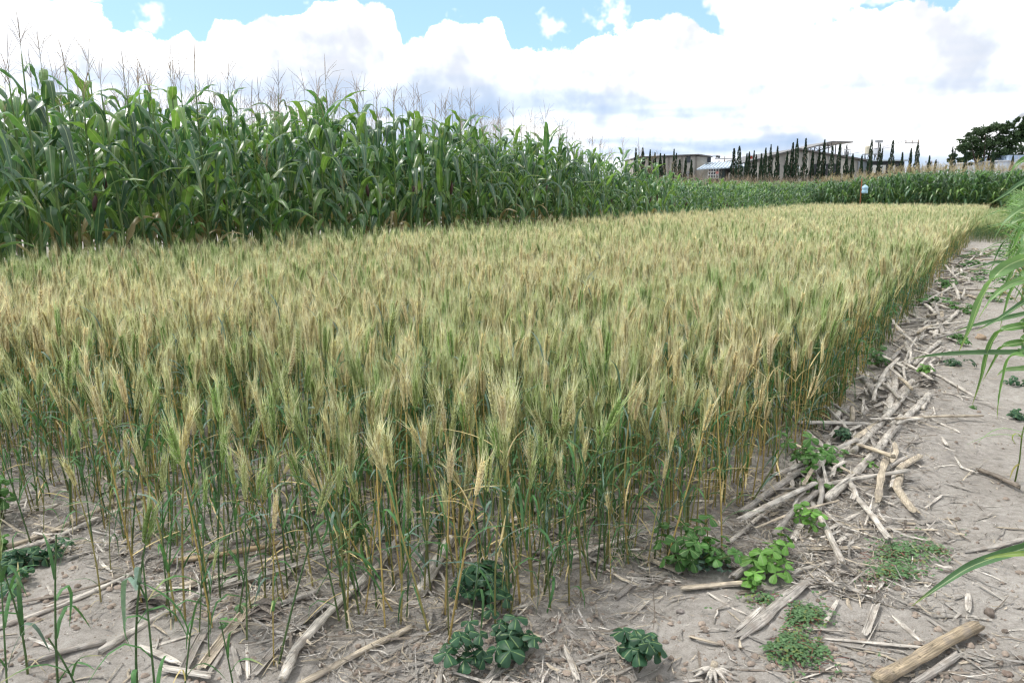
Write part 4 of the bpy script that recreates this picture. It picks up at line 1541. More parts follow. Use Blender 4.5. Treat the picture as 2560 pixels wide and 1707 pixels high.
# root crown of a pulled maize plant
def root_crown(u, v, size, label, n=11, arc=(-0.2, 3.34)):
    x, y = G(u, v)
    root = thing('root_crown', (x, y, gzf(x, y)))
    st = MB()
    st.tube([(0, 0, 0.0), (0.004, 0.002, size * 0.28), (0.006, 0.004, size * 0.45)], [size * 0.16, size * 0.15, size * 0.12], 8, (*TAN, 1))
    link('stub', st.mesh('stub', M_STRAW), root)
    for k in range(n):
        a = -(arc[0] + (arc[1] - arc[0]) * k / (n - 1)) + rrng.normal(0, 0.1)
        l = size * rrng.uniform(0.6, 1.0)
        mb = MB()
        d = Vector((math.cos(a), math.sin(a), 0))
        mb.tube([d * size * 0.08 + Vector((0, 0, size * 0.25)), d * l * 0.45 + Vector((0, 0, size * 0.20)), d * l + Vector((0, 0, 0.004))],
                [size * 0.07, size * 0.075, size * 0.035], 6, (*jit(PALE, rrng, 0.12), 1))
        link('root', mb.mesh('root', M_STRAW), root)
    tag(root, label, 'root crown')


root_crown(1000 + 2020 * .387, 1100 + 1500 * .387, 0.085, 'pale maize root crown with spread prongs at the bottom edge')


def husk_wad(u, v, w, h, col, label, n=16):
    x, y = G(u, v)
    root = thing('husk_wad', (x, y, gzf(x, y)))
    for k in range(n):
        mb = MB()
        a = rrng.normal(0.15, 0.35)
        oy = rrng.normal(0, h * 0.28)
        zb = 0.012 + 0.05 * math.exp(-(oy / (h * 0.4)) ** 2) * rrng.uniform(0.4, 1)
        l = w * rrng.uniform(0.35, 0.62)
        pts = [Vector((math.cos(a) * l * (t - 0.5) * 2, oy + math.sin(a) * l * (t - 0.5) * 2, zb * math.sin(math.pi * (0.12 + 0.76 * t)) + 0.004)) for t in (0, .2, .4, .6, .8, 1)]
        mb.blade(pts, [0.006, 0.016, 0.024, 0.026, 0.017, 0.004], Vector((-math.sin(a), math.cos(a), rrng.normal(0, 0.5))), 0.5, (*jit(col, rrng, 0.25), 1), 1, 0.2)
        link('husk_leaf', mb.mesh('husk_leaf', M_STRAW, False), root)
    tag(root, label, 'husk')


husk_wad(860 * .4252, 1100 + 1005 * .4252, 0.11, 0.07, (0.26, 0.23, 0.20), 'grey fibrous husk wad left of the jointed pale stalk')
husk_wad(1560 * .4252, 1100 + 1035 * .4252, 0.12, 0.08, (0.24, 0.205, 0.175), 'brown grey husk wad behind the hollow split stalk')
husk_wad(2000 + 880 * .357, 500 + 1350 * .357, 0.17, 0.10, (0.30, 0.27, 0.235), 'grey fibrous husk wad in the middle of the heap beside the path')
husk_wad(1000 + 985 * .387, 1100 + 660 * .387, 0.09, 0.06, (0.38, 0.34, 0.29), 'pale crumpled husk wad in front of the hollow under the wheat')
husk_wad(1000 + 1270 * .387, 1100 + 780 * .387, 0.06, 0.04, (0.40, 0.37, 0.33), 'small pale husk scrap below the long flat strip')


# ------------------------------------------------------------------ broad leaved weeds
def leaflet(mb, base, d, nrm, ln, wd, col, cup=0.25):
    """obovate leaflet, folded along its rib"""
    d = d.normalized()
    sd = d.cross(nrm).normalized()
    nrm = sd.cross(d)
    prof = [(0.0, 0.05), (0.2, 0.42), (0.42, 0.80), (0.66, 1.0), (0.85, 0.86), (0.96, 0.5), (1.0, 0.04)]
    vs, cs, fs = [], [], []
    for t, w in prof:
        droop = -0.28 * t * t * ln
        for x in (-1, -0.55, 0, 0.55, 1):
            vs.append(base + d * (t * ln) + sd * (x * w * wd / 2) + nrm * (droop - abs(x) ** 1.3 * w * wd * cup))
            cs.append((*col, abs(x)))
    for i in range(len(prof) - 1):
        for k in range(4):
            fs.append((i * 5 + k, i * 5 + k + 1, (i + 1) * 5 + k + 1, (i + 1) * 5 + k))
    mb.add(vs, fs, cs)


def weed(u, v, rpx, hpx, n, col, label, size=(0.028, 0.03), cat='weed', shape=1.0, cup=0.25, name='clover_plant', rng=None):
    """bushy weed with three-part leaves on stalks"""
    rng = rng or rrng
    x, y = G(u, v)
    sl = math.hypot(math.hypot(x, y), CAM_H)
    R, H = 1.25 * rpx * sl / FPX, 1.3 * hpx * sl / FPX
    root = thing(name, (x, y, gzf(x, y)))
    shoots = []
    for k in range(max(2, n // 6)):
        a = rng.uniform(0, 6.28)
        q = rng.uniform(0.15, 0.75)
        shoots.append((math.cos(a) * R * q * shape, math.sin(a) * R * q, H * rng.uniform(0.5, 1.05) * (1.1 - 0.5 * q), rng.uniform(0.30, 0.62)))
    for k in range(n):
        sx, sy, sh, sp = shoots[k % len(shoots)]
        f = rng.random()
        a = rng.uniform(0, 6.28)
        rr = R * sp * (0.25 + 0.75 * f)
        z = sh * rng.uniform(0.45, 1.0) * (1 - 0.30 * f)
        tip = Vector((sx + math.cos(a) * rr, sy + math.sin(a) * rr, max(0.012, z)))
        mb = MB()
        c = jit(col, rng, 0.28)
        if rng.random() < 0.012:
            c = (0.30, 0.30, 0.09)
        mb.tube([(sx * 0.5, sy * 0.5, 0), (sx * 0.5 + tip.x * 0.5, sy * 0.5 + tip.y * 0.5, tip.z * 0.7), tip], [0.0018, 0.0014, 0.0010], 4, (*mixv(c, (0.20, 0.12, 0.08), 0.4), 1), False)
        outv = Vector((math.cos(a), math.sin(a), 0))
        nrm = (Vector((0, 0, 1)) + outv * rng.uniform(0.1, 0.75) * (0.3 + f) + Vector((rng.normal(0, .22), rng.normal(0, .22) - 0.15, 0))).normalized()
        s = rng.uniform(0.7, 1.3)
        t0 = rng.uniform(0, 6.28)
        for j in range(3):
            t = t0 + j * 2.094 + rng.normal(0, 0.1)
            e1 = nrm.cross(Vector((0.3, 0.9, 0.2))).normalized()
            e2 = nrm.cross(e1)
            leaflet(mb, tip, e1 * math.cos(t) + e2 * math.sin(t), nrm, size[0] * s, size[1] * s, jit(c, rng, 0.1), cup)
        link('leaf', mb.mesh('leaf', M_WEED), root)
    tag(root, label, cat)


DKG, MDG, BRG, BLG = (0.030, 0.082, 0.042), (0.050, 0.130, 0.030), (0.105, 0.230, 0.045), (0.095, 0.165, 0.130)
weed(1000 + 590 * .387, 1100 + 1055 * .387, 105, 115, 36, DKG, 'dark green three leaved weed, upper of the two left of bottom centre', (0.036, 0.037))
weed(1000 + 590 * .387, 1100 + 1440 * .387, 92, 120, 34, DKG, 'dark green three leaved weed, lower of the two at the bottom edge', (0.038, 0.040), cup=0.3)
weed(1000 + 1505 * .387, 1100 + 1470 * .387, 62, 90, 26, DKG, 'small dark green three leaved weed alone at bottom centre right', (0.036, 0.040), cup=0.3)
weed(1000 + 1870 * .387, 1100 + 760 * .387, 100, 115, 44, MDG, 'large bushy green weed at the wheat corner beside the path', (0.036, 0.034), cup=0.18)
weed(1000 + 1985 * .387, 1100 + 800 * .387, 50, 36, 22, BLG, 'low blue green clover in front of the bushy green weed', (0.020, 0.022), cup=0.1)
weed(1860 + 110 * .451, 1000 + 935 * .451, 78, 84, 26, BRG, 'light green bean like weed with broad leaves at the path start', (0.044, 0.032), cup=0.12, name='bean_plant')
weed(1860 + 320 * .451, 1000 + 730 * .451, 38, 62, 13, BRG, 'upright light green weed growing over the bleached strip', (0.040, 0.030), cup=0.12, name='bean_plant')
weed(1860 + 65 * .451, 1000 + 1040 * .451, 22, 44, 8, BRG, 'small light green sprig below the bean like weed', (0.034, 0.028), cup=0.12, name='bean_plant')
weed(1860 + 340 * .451, 1000 + 400 * .451, 85, 95, 44, (0.065, 0.165, 0.035), 'bushy bright green weed leaning from the wheat onto the heap', (0.036, 0.034), cup=0.15)
weed(1860 + 400 * .451, 1000 + 500 * .451, 40, 34, 10, BRG, 'small bright weed at the end of the thickest heap stalk', (0.044, 0.032), cup=0.1, name='bean_plant')
weed(1860 + 690 * .451, 1000 + 400 * .451, 16, 20, 5, BRG, 'tiny green seedling beside the thickest heap stalk', (0.036, 0.020), cup=0.1, name='bean_plant')
weed(1860 + 520 * .451, 1000 + 250 * .451, 34, 26, 16, DKG, 'low dark green weed between the split stalks of the heap', (0.030, 0.03), cup=0.15)
weed(180 * .4252, 1100 + 775 * .4252, 92, 42, 46, DKG, 'low dark green clover patch beside the left edge', (0.032, 0.033), cup=0.2, shape=1.05)
weed(40 * .4252, 1100 + 480 * .4252, 45, 110, 26, MDG, 'bushy green weed among wheat at the left edge', (0.040, 0.036))
weed(-5, 1100 + 640 * .4252, 40, 60, 14, MDG, 'green weed cut by the left edge above the clover patch', (0.040, 0.036))
weed(2000 + 590 * .357, 500 + 1180 * .357, 48, 48, 26, (0.055, 0.14, 0.04), 'green weed at the wheat edge midway along the heap', (0.034, 0.03))
weed(2000 + 900 * .357, 500 + 1290 * .357, 26, 36, 9, BRG, 'small bright weed growing in the middle of the heap', (0.05, 0.034), name='bean_plant')
weed(2000 + 1095 * .357, 500 + 1180 * .357, 38, 18, 18, DKG, 'low dark weed on the path right of the heap', (0.034, 0.032))
weed(2000 + 1100 * .357, 500 + 1010 * .357, 38, 24, 22, MDG, 'low green weed at the right side of the upper heap', (0.036, 0.034))
weed(2000 + 1120 * .357, 500 + 790 * .357, 32, 22, 18, MDG, 'low green weed on the heap farther up the path', (0.05, 0.045))
weed(2000 + 980 * .357, 500 + 630 * .357, 28, 36, 22, (0.06, 0.15, 0.035), 'green weed against the wheat farther up the path', (0.06, 0.05))
weed(2000 + 1530 * .357, 500 + 1310 * .357, 22, 20, 12, DKG, 'small dark weed at the right edge of the path', (0.034, 0.032))
weed(2000 + 1545 * .357, 500 + 1530 * .357, 26, 22, 14, DKG, 'dark weed at the foot of the slender right hand stem', (0.034, 0.032))
weed(2000 + 1230 * .357, 500 + 1480 * .357, 12, 8, 6, MDG, 'tiny weed on the path below the right hand strips', (0.022, 0.02))
weed(1350 * .4252, 1100 + 1085 * .4252, 20, 10, 3, (0.10, 0.22, 0.08), 'pale green seedling beside the brown grey husk wad', (0.035, 0.032), name='seedling')
weed(1460 * .4252, 1100 + 1010 * .4252, 26, 24, 3, (0.12, 0.24, 0.10), 'round leaved pale seedling above the hollow split stalk', (0.030, 0.036), name='seedling')
for k in range(20):
    s = 10.5 + 18 * rrng.random()
    x, y = W(s, -0.6 + rrng.uniform(-0.25, 0.8))
    root = thing('low_weed', (x, y, gzf(x, y)))
    for j in range(12):
        mb = MB()
        a = rrng.uniform(0, 6.28)
        r = rrng.uniform(0.02, 0.22)
        b = Vector((math.cos(a) * r, math.sin(a) * r, rrng.uniform(0.02, 0.12)))
        for q in range(3):
            t = rrng.uniform(0, 6.28)
            leaflet(mb, b, Vector((math.cos(t), math.sin(t), 0.1)), Vector((rrng.normal(0, .3), rrng.normal(0, .3), 1)), 0.07, 0.055, jit(MDG, rrng, 0.3))
        link('leaf', mb.mesh('leaf', M_WEED), root)
    tag(root, 'low green weed on the far stretch of the footpath', 'weed', 'weeds on the far stretch of the footpath')


def creeping_mat(ellipses, n, label):
    mb = MB()
    stems = MB()
    for k in range(n):
        cu, cv, ru, rv = ellipses[int(rrng.integers(len(ellipses)))]
        a, q = rrng.uniform(0, 6.28), abs(rrng.normal(0, 0.62))
        u, v = cu + math.cos(a) * q * ru, cv + math.sin(a) * q * rv
        x, y = G(u, v)
        if vnoise(np.array([x * 9]), np.array([y * 9]), 91)[0] + 0.25 * (1 - q) < -0.08:
            continue
        z = gzf(x, y)
        base = Vector((x, y, z + rrng.uniform(0.006, 0.028)))
        c = jit((0.085, 0.165, 0.070), rrng, 0.3)
        if rrng.random() < 0.08:
            c = (0.16, 0.20, 0.06)
        t = rrng.uniform(0, 6.28)
        nrm = Vector((rrng.normal(0, .3), rrng.normal(0, .3) - 0.15, 1))
        for sg in (0, math.pi):
            d = Vector((math.cos(t + sg), math.sin(t + sg), 0.1))
            leaflet(mb, base, d, nrm, rrng.uniform(0.010, 0.016), rrng.uniform(0.008, 0.012), c, 0.1)
        if rrng.random() < 0.13:
            d = Vector((math.cos(t + 1.3), math.sin(t + 1.3), 0)) * rrng.uniform(0.03, 0.07)
            mb.tube([base - Vector((0, 0, 0.005)), base + d * 0.5, base + d - Vector((0, 0, 0.006))], 0.0009, 3, (0.30, 0.11, 0.09, 1), False)
    tag(link('creeping_weed', mb.mesh('creeping_weed', M_WEED)), label, 'ground cover', kind='stuff')


creeping_mat([(1860 + 200 * .451, 1000 + 1340 * .451, 105, 70), (1860 + 330 * .451, 1000 + 1400 * .451, 110, 40), (1860 + 330 * .451, 1000 + 1200 * .451, 60, 30)], 1050,
             'mat of small leaved creeping weed under the wide weathered husk')
creeping_mat([(1860 + 850 * .451, 1000 + 860 * .451, 100, 45), (1860 + 1050 * .451, 1000 + 850 * .451, 120, 38), (1860 + 830 * .451, 1000 + 970 * .451, 90, 28)], 800,
             'thin mat of creeping weed on the path above the lower mat')
creeping_mat([(1860 + 110 * .451, 1000 + 1110 * .451, 60, 16), (1860 - 70 * .451, 1000 + 1190 * .451, 45, 15)], 150,
             'small sparse sprigs of creeping weed left of the wide weathered husk')


def grass_tuft(u, v, n, hgt, col, label):
    x, y = G(u, v)
    root = thing('grass_tuft', (x, y, gzf(x, y)))
    for k in range(n):
        mb = MB()
        pts, sides = leaf_path((rrng.normal(0, .03), rrng.normal(0, .03), 0), rrng.uniform(0, 6.28), rrng.uniform(0.8, 1.4), rrng.uniform(0.4, 1.8), 0.5, hgt * rrng.uniform(0.6, 1.1), 6, rrng)
        mb.blade(pts, [0.004 * (1 - (i / 6) ** 2) + 0.0006 for i in range(7)], sides, 0.3, (*jit(col, rrng, 0.25), 1), 1)
        link('blade', mb.mesh('blade', M_GRASS), root)
    tag(root, label, 'grass')


grass_tuft(1020 * .4252, 1100 + 600 * .4252, 40, 0.12, (0.07, 0.19, 0.03), 'low bright green grass tuft between the wheat stems at left')
grass_tuft(900 * .4252, 1100 + 570 * .4252, 26, 0.10, (0.07, 0.18, 0.03), 'small green grass tuft left of the bright tuft')
grass_tuft(1560, 1395, 26, 0.30, (0.07, 0.13, 0.05), 'thin grassy wheat clump standing alone left of the bushy weed')
grass_tuft(2000 + 1130 * .357, 500 + 535 * .357, 60, 0.16, (0.06, 0.15, 0.035), 'low dark grass across the path far up')

# ------------------------------------------------------------------ tall light green grass row on the right
TG = [(0.100, 0.200, 0.058), (0.125, 0.230, 0.068), (0.080, 0.165, 0.052)]
trng = np.random.default_rng(77)
TG_V = []
for k in range(6):
    pr = maize_parts(trng, trng.uniform(1.15, 1.5), 10, 0, leafw=0.040, leafl=0.76, tassel=False, ears=0, greens=TG, stalk_r=0.010)
    TG_V.append([(nm, mb.mesh('tall_grass_' + nm, M_GRASS)) for nm, mb in pr])
    TG_V[-1].append(('joined', joined(pr).mesh('tall_grass_plant', M_GRASS)))
k = 0
s = 6.3
while s < 48:
    o = 0.40 + trng.normal(0, 0.08) + (0.0 if s > 9 else 0.3)
    x, y = W(s, o)
    var = TG_V[k % 6]
    if s < 11:
        root = thing('tall_grass_plant', (x, y, gzf(x, y)), (0, 0, trng.uniform(0, 6.28)), trng.uniform(0.85, 1.08))
        place_parts(root, [q for q in var if q[0] != 'joined'])
    else:
        root = link('tall_grass_plant', var[-1][1], None, (x, y, 0), (0, 0, trng.uniform(0, 6.28)), trng.uniform(0.85, 1.1))
    tag(root, 'tall light green grass plant in the row along the right side of the path', 'grass', 'tall grass plants along the right side of the path')
    s += trng.uniform(0.18, 0.34) * (1 if s < 14 else 1.5)
    k += 1


def near_blades(name, base, blades, label, stalk_h=1.2):
    bx, by = base
    root = thing(name, (bx, by, gzf(bx, by)))
    z0 = gzf(bx, by)
    st = MB()
    st.tube([(0, 0, 0), (0.01, 0.0, stalk_h * 0.5), (0.0, 0.01, stalk_h)], [0.010, 0.008, 0.005], 7, (0.16, 0.26, 0.09, 1))
    link('stalk', st.mesh('stalk', M_GRASS), root)
    for pix, depth, w, col, sidev, fold in blades:
        dl = depth if isinstance(depth, (list, tuple)) else [depth] * len(pix)
        ctrl = [P(u, v, dd) - Vector((bx, by, z0)) for (u, v), dd in zip(pix, dl)]
        ctrl = [Vector((0, 0, max(0.1, min(stalk_h, ctrl[0].z - 0.12))))] + ctrl
        pts = []
        for i in range(len(ctrl) - 1):
            p0, p1, p2, p3 = ctrl[max(i - 1, 0)], ctrl[i], ctrl[i + 1], ctrl[min(i + 2, len(ctrl) - 1)]
            for q in range(5):
                t = q / 5
                pts.append(0.5 * ((2 * p1) + (p2 - p0) * t + (2 * p0 - 5 * p1 + 4 * p2 - p3) * t * t + (3 * p1 - p0 - 3 * p2 + p3) * t ** 3))
        pts.append(ctrl[-1])
        n = len(pts) - 1
        mb = MB()
        tip = (0.30, 0.30, 0.10)
        mb.blade(pts, [max(0.001, w * min(1, 0.6 + 1.5 * i / n) * (1 - max(0, (i / n - 0.45) / 0.55) ** 1.7)) for i in range(n + 1)], Vector(sidev), fold,
                 [(*mixv(col, tip, max(0, i / n - 0.85) * 5), 1) for i in range(n + 1)], 2, 0.05)
        link('leaf', mb.mesh('leaf', M_GRASS), root)
    tag(root, label, 'grass')


def q5(*q):
    return z5(*q)


LG1, LG2, LG3 = (0.15, 0.255, 0.105), (0.105, 0.21, 0.06), (0.085, 0.165, 0.08)
near_blades('tall_grass_plant', W(3.55, 0.95), [
    (q5((1700, 390), (1568, 412), (1400, 500), (1270, 690), (1190, 900), (1112, 1065)), 3.1, 0.050, LG1, (0.6, 0.1, 0.9), 0.35),
    (q5((1700, 530), (1568, 560), (1450, 605), (1340, 700), (1240, 850)), 3.3, 0.032, LG1, (0.5, 0.3, 0.8), 0.5),
    (q5((1700, 1070), (1568, 1074), (1200, 1076), (950, 1088), (780, 1112)), 3.0, 0.024, LG3, (0, 0.7, 0.7), 0.9),
    (q5((1700, 870), (1568, 880), (1400, 925), (1320, 1050), (1270, 1250), (1205, 1440)), 3.0, 0.032, LG2, (0.8, 0.2, 0.4), 0.35),
    (q5((1700, 1085), (1568, 1088), (1470, 1105), (1420, 1280), (1395, 1400), (1380, 1540)), 2.95, 0.028, LG2, (0.7, 0.5, 0.2), 0.4),
    (q5((1700, 985), (1568, 995), (1420, 1030), (1370, 1110), (1280, 1270)), 3.1, 0.030, LG2, (0.8, 0.2, 0.4), 0.4),
    (q5((1720, 640), (1568, 720), (1400, 830), (1230, 920)), 3.4, 0.024, LG3, (0.3, 0.6, 0.7), 0.8),
    (q5((1720, 760), (1568, 800), (1350, 850), (1200, 885), (1080, 920)), 3.5, 0.022, LG3, (0.2, 0.6, 0.7), 0.8),
    (q5((1720, 230), (1568, 330), (1480, 520), (1380, 720)), 3.6, 0.032, LG2, (0.7, 0.1, 0.6), 0.4),
    (q5((1750, 1150), (1568, 1180), (1440, 1190), (1380, 1230)), 3.1, 0.024, LG1, (0.3, 0.6, 0.7), 0.4),
], 'tall light green grass plant with the broad arching blades nearest at the right edge')
near_blades('tall_grass_plant', W(4.7, 0.85), [
    (q5((1700, 130), (1568, 190), (1500, 330), (1420, 400)), 4.2, 0.032, LG2, (0.7, 0.2, 0.6), 0.4),
    (q5((1720, 380), (1568, 440), (1420, 440), (1330, 445), (1220, 490)), 4.2, 0.024, LG3, (0.1, 0.6, 0.7), 0.7),
    (q5((1720, 60), (1568, 120), (1480, 180), (1430, 260)), 4.4, 0.035, LG1, (0.6, 0.3, 0.6), 0.4),
    (q5((1720, 300), (1568, 350), (1460, 250), (1400, 225)), 4.4, 0.026, LG2, (0.2, 0.6, 0.7), 0.5),
    (q5((1720, 480), (1568, 520), (1480, 640), (1440, 760), (1400, 900)), 4.3, 0.028, LG2, (0.8, 0.2, 0.4), 0.4),
    ([(2640, 420), (2560, 456), (2516, 486), (2473, 511)], 4.2, 0.028, LG3, (0.2, 0.6, 0.7), 0.8),
    ([(2640, 500), (2560, 520), (2510, 560), (2480, 610)], 4.5, 0.032, LG1, (0.5, 0.4, 0.7), 0.4),
    ([(2640, 360), (2560, 400), (2530, 430), (2505, 480)], 4.6, 0.037, LG2, (0.5, 0.4, 0.7), 0.4),
], 'tall light green grass plant behind the nearest one at the right edge', 1.35)
near_blades('tall_grass_plant', W(2.75, 0.85), [
    (z6((1700, 770), (1552, 822), (1280, 912), (1100, 1020), (930, 1140)), 2.35, 0.032, LG3, (0.2, 0.6, 0.7), 0.75),
    (z6((1700, 860), (1552, 850), (1420, 862), (1330, 880)), 2.3, 0.017, (0.20, 0.28, 0.08), (0.3, 0.5, 0.7), 0.4),
], 'green blade of a grass plant reaching in low from the right edge', 0.9)
# slender stem standing at the right edge
x, y = G(2538, 1200)
root = thing('slender_grass_stem', (x, y, gzf(x, y)))
mb = MB()
mb.tube([(0, 0, 0), (0.01, 0, 0.12), (0.012, 0.01, 0.25), (0.03, 0.01, 0.38), (0.09, 0.02, 0.52)], [0.0045, 0.004, 0.004, 0.0035, 0.003], 6, (0.17, 0.24, 0.06, 1))
link('stem', mb.mesh('stem', M_GRASS), root)
for az, e0, dr, ln, z, c in ((3.0, 0.35, 1.0, 0.26, 0.27, LG1), (2.8, 0.1, 0.5, 0.28, 0.25, LG1), (0.2, 0.8, 1.2, 0.25, 0.28, LG1), (3.3, 0.9, 3.2, 0.14, 0.24, (0.26, 0.32, 0.06)),
                             (3.6, -0.2, 0.8, 0.12, 0.10, (0.30, 0.26, 0.08)), (0.5, 0.9, 1.5, 0.3, 0.36, LG2)):
    mb = MB()
    pts, sides = leaf_path((0.01, 0, z), az, e0, dr, 0.5, ln, 8, trng)
    mb.blade(pts, [0.011 * (1 - (i / 8) ** 2) + 0.0008 for i in range(9)], sides, 0.35, (*jit(c, trng, 0.1), 1), 2)
    link('leaf', mb.mesh('leaf', M_GRASS), root)
tag(root, 'slender yellowish grass stem standing on the path at the right edge', 'grass')

# ------------------------------------------------------------------ water jug on a rusty stick
jx, jy = W(PLOT_S1 - 0.4, -6.35)
jd = jy
ju = P(2156, 480, jd)
st = MB()
a, b = P(2150, 516, jd), P(2155, 447, jd)
st.tube([(a.x, jd, 0), tuple(a), tuple(b)], [0.035, 0.033, 0.028], 7, (0.22, 0.085, 0.045, 1))
tag(link('stick', st.mesh('stick', M_CLOD)), 'rusty red stick standing in the wheat in front of the far maize', 'stick')
c0, c1 = P(2156.5, 484, jd + 0.0), P(2156.5, 462, jd)
hh = c1.z - c0.z
rj = (2164 - 2149) / 2 * jd / FPX
jr = thing('water_jug', (c0.x + 0.02, jd - rj - 0.04, c0.z))
mb = MB()
prof = [(0.0, 0.86), (0.03, 0.97), (0.30, 1.0), (0.36, 0.90), (0.44, 0.90), (0.50, 1.0), (0.70, 1.0), (0.80, 0.88), (0.88, 0.55), (0.92, 0.24)]
mb.tube([(0, 0, hh * t) for t, _ in prof], [rj * r for _, r in prof], 14, (0.36, 0.56, 0.70, 1))
link('bottle', mb.mesh('bottle', M_PLASTIC), jr)
mb = MB()
mb.tube([(0, 0, hh * 0.92), (0, 0, hh * 1.0)], [rj * 0.26, rj * 0.26], 12, (0.45, 0.60, 0.72, 1))
link('cap', mb.mesh('cap', M_PLASTIC), jr)
mb = MB()
mb.tube([(-0.09, rj + 0.02, hh * 0.62), (0, rj * 0.3, hh * 0.95), (-0.04, rj + 0.03, hh * 1.02)], 0.008, 4, (0.3, 0.3, 0.3, 1))
link('wire_hook', mb.mesh('wire_hook', M_METAL), jr)
tag(jr, 'pale blue plastic water jug hung on the rusty stick', 'water jug')

# ------------------------------------------------------------------ buildings beyond the maize
BD = 108.0


def bpx(u, v, Y=BD):
    q = P(u, v, Y)
    return q.x, q.z


def quad_box(mb, u0, v0, u1, v1, y0, y1, col):
    x0, z1 = bpx(u0, v0)
    x1, z0 = bpx(u1, v1)
    mb.box((x0, y0, z0), (x1, y1, z1), (*col, 1))


def bpart(root, name, mb, mat, smooth=False):
    return link(name, mb.mesh(name, mat, smooth), root)


def z3(a, b):
    return (1560 + a * .2296, 320 + b * .2296)


def z4(a, b):
    return (2050 + a * .2168, 250 + b * .2168)


def pbox(name, root, a, b, y0, y1, col, mat=M_WALL, parent=None):
    """a box between two pixel corners, from y0 to y1 in depth"""
    mb = MB()
    x0, z1 = bpx(*a)
    x1, z0 = bpx(*b)
    mb.box((x0, y0, z0), (x1, y1, z1), (*col, 1))
    return bpart(parent or root, name, mb, mat)


CONC, LIGHTC, SLATE = (0.40, 0.38, 0.345), (0.58, 0.55, 0.49), (0.07, 0.075, 0.085)
# the flat roofed house on the left
house = thing('flat_roofed_house', (0, 0, 0))
mb = MB()
xl, zt0 = bpx(*z3(150, 331))
xr, zt1 = bpx(*z3(778, 305))
mb.prism([(xl, 0), (xr, 0), (xr, zt1), (xl, zt0)], BD, BD + 12, (*CONC, 1))
bpart(house, 'wall', mb, M_WALL)
mb = MB()
x2, z2_ = bpx(*z3(930, 318))
mb.prism([(xr + 0.004, 0), (x2, 0), (x2, z2_), (xr + 0.004, zt1)], BD + 0.4, BD + 11, (*LIGHTC, 1))
bpart(house, 'end_wall', mb, M_WALL)
mb = MB()
xa, za = bpx(*z3(140, 324))
xb, zb = bpx(*z3(800, 297))
xc, zc = bpx(*z3(955, 318))
mb.prism([(xa, za - 0.02), (xb, zb - 0.02), (xc, zc - 0.02), (xc, zc + 0.12), (xb, zb + 0.14), (xa, za + 0.12)], BD - 0.5, BD + 12.5, (0.16, 0.15, 0.14, 1))
bpart(house, 'roof', mb, M_METAL)


def window(root, a, b, cols, rows, y, frame=(0.7, 0.7, 0.68), glass=(0.05, 0.06, 0.075)):
    x0, z1 = bpx(*a)
    x1, z0 = bpx(*b)
    g = MB()
    g.box((x0, y - 0.03, z0), (x1, y + 0.02, z1), (*glass, 1))
    w = bpart(root, 'window', g, M_DARK)
    f = MB()
    t = 0.05
    for i in range(cols + 1):
        xx = x0 + (x1 - x0) * i / cols
        f.box((xx - t, y - 0.09, z0), (xx + t, y - 0.035, z1), (*frame, 1))
    for j in range(rows + 1):
        q = z0 + (z1 - z0) * j / rows
        f.box((x0, y - 0.085, q - t), (x1, y - 0.038, q + t), (*frame, 1))
    link('frame', f.mesh('frame', M_WALL, False), w)


window(house, z3(684, 310), z3(718, 375), 1, 2, BD, (0.10, 0.11, 0.12))
window(house, z3(918, 322), z3(948, 372), 1, 1, BD + 0.38, (0.10, 0.11, 0.12))
window(house, z3(680, 475), z3(708, 525), 2, 3, BD, (0.40, 0.45, 0.48))
window(house, z3(500, 480), z3(535, 530), 2, 3, BD, (0.35, 0.38, 0.40))
for u in (300, 480, 625, 775):
    pbox('pilaster', house, z3(u, 322 if u < 500 else 308), z3(u + 10, 560), BD - 0.09, BD - 0.004, (0.24, 0.225, 0.20))
mb = MB()
mb.tube([(xc - 0.1, BD, zc + 0.1), (xc + 0.7, BD, zc + 0.12)], 0.05, 5, (0.1, 0.1, 0.1, 1))
mb.tube([(xc + 0.6, BD, zc + 0.1), (xc + 1.1, BD, zc + 0.0)], [0.14, 0.18], 6, (0.08, 0.08, 0.08, 1))
bpart(house, 'roof_lamp', mb, M_METAL)
tag(house, 'flat roofed pale concrete house left of the blue metal roof', 'building')

# lean-to with bluish metal roof
lean = thing('metal_roofed_porch', (0, 0, 0))
lv = [z3(790, 448), z3(905, 376), z3(1310, 372), z3(1310, 425)]
p_ = [P(*lv[0], BD - 6), P(*lv[1], BD + 3), P(*lv[2], BD + 3), P(*lv[3], BD - 6)]
mb = MB()
nrib = 26
for i in range(nrib):
    t0, t1 = i / nrib, (i + 1) / nrib
    a0, a1 = p_[0].lerp(p_[3], t0), p_[0].lerp(p_[3], t1)
    b0, b1 = p_[1].lerp(p_[2], t0), p_[1].lerp(p_[2], t1)
    h = Vector((0, 0, 0.10 if i % 2 else 0.0))
    lo = Vector((0, 0, -0.1))
    mb.add([a0 + h, a1 + h, b1 + h, b0 + h, a0 + lo, a1 + lo, b1 + lo, b0 + lo],
           [(0, 1, 2, 3), (4, 7, 6, 5), (0, 4, 5, 1), (1, 5, 6, 2), (2, 6, 7, 3), (3, 7, 4, 0)], (0.46, 0.54, 0.62, 1))
bpart(lean, 'roof', mb, M_METAL)
mb = MB()
xw0, zw = bpx(*z3(800, 450))
xw1, _ = bpx(*z3(1310, 450))
mb.box((xw0, BD + 2.5, 0), (xw1, BD + 2.8, zw + 0.6), (0.10, 0.105, 0.11, 1))
bpart(lean, 'rear_wall', mb, M_WALL)
window(lean, z3(806, 455), z3(906, 556), 4, 3, BD - 5.6)
pbox('post', lean, z3(906, 445), z3(914, 560), BD - 5.7, BD - 5.5, (0.45, 0.45, 0.43))
pbox('low_wall', lean, z3(1015, 500), z3(1160, 575), BD - 5.9, BD - 5.6, (0.40, 0.37, 0.33))
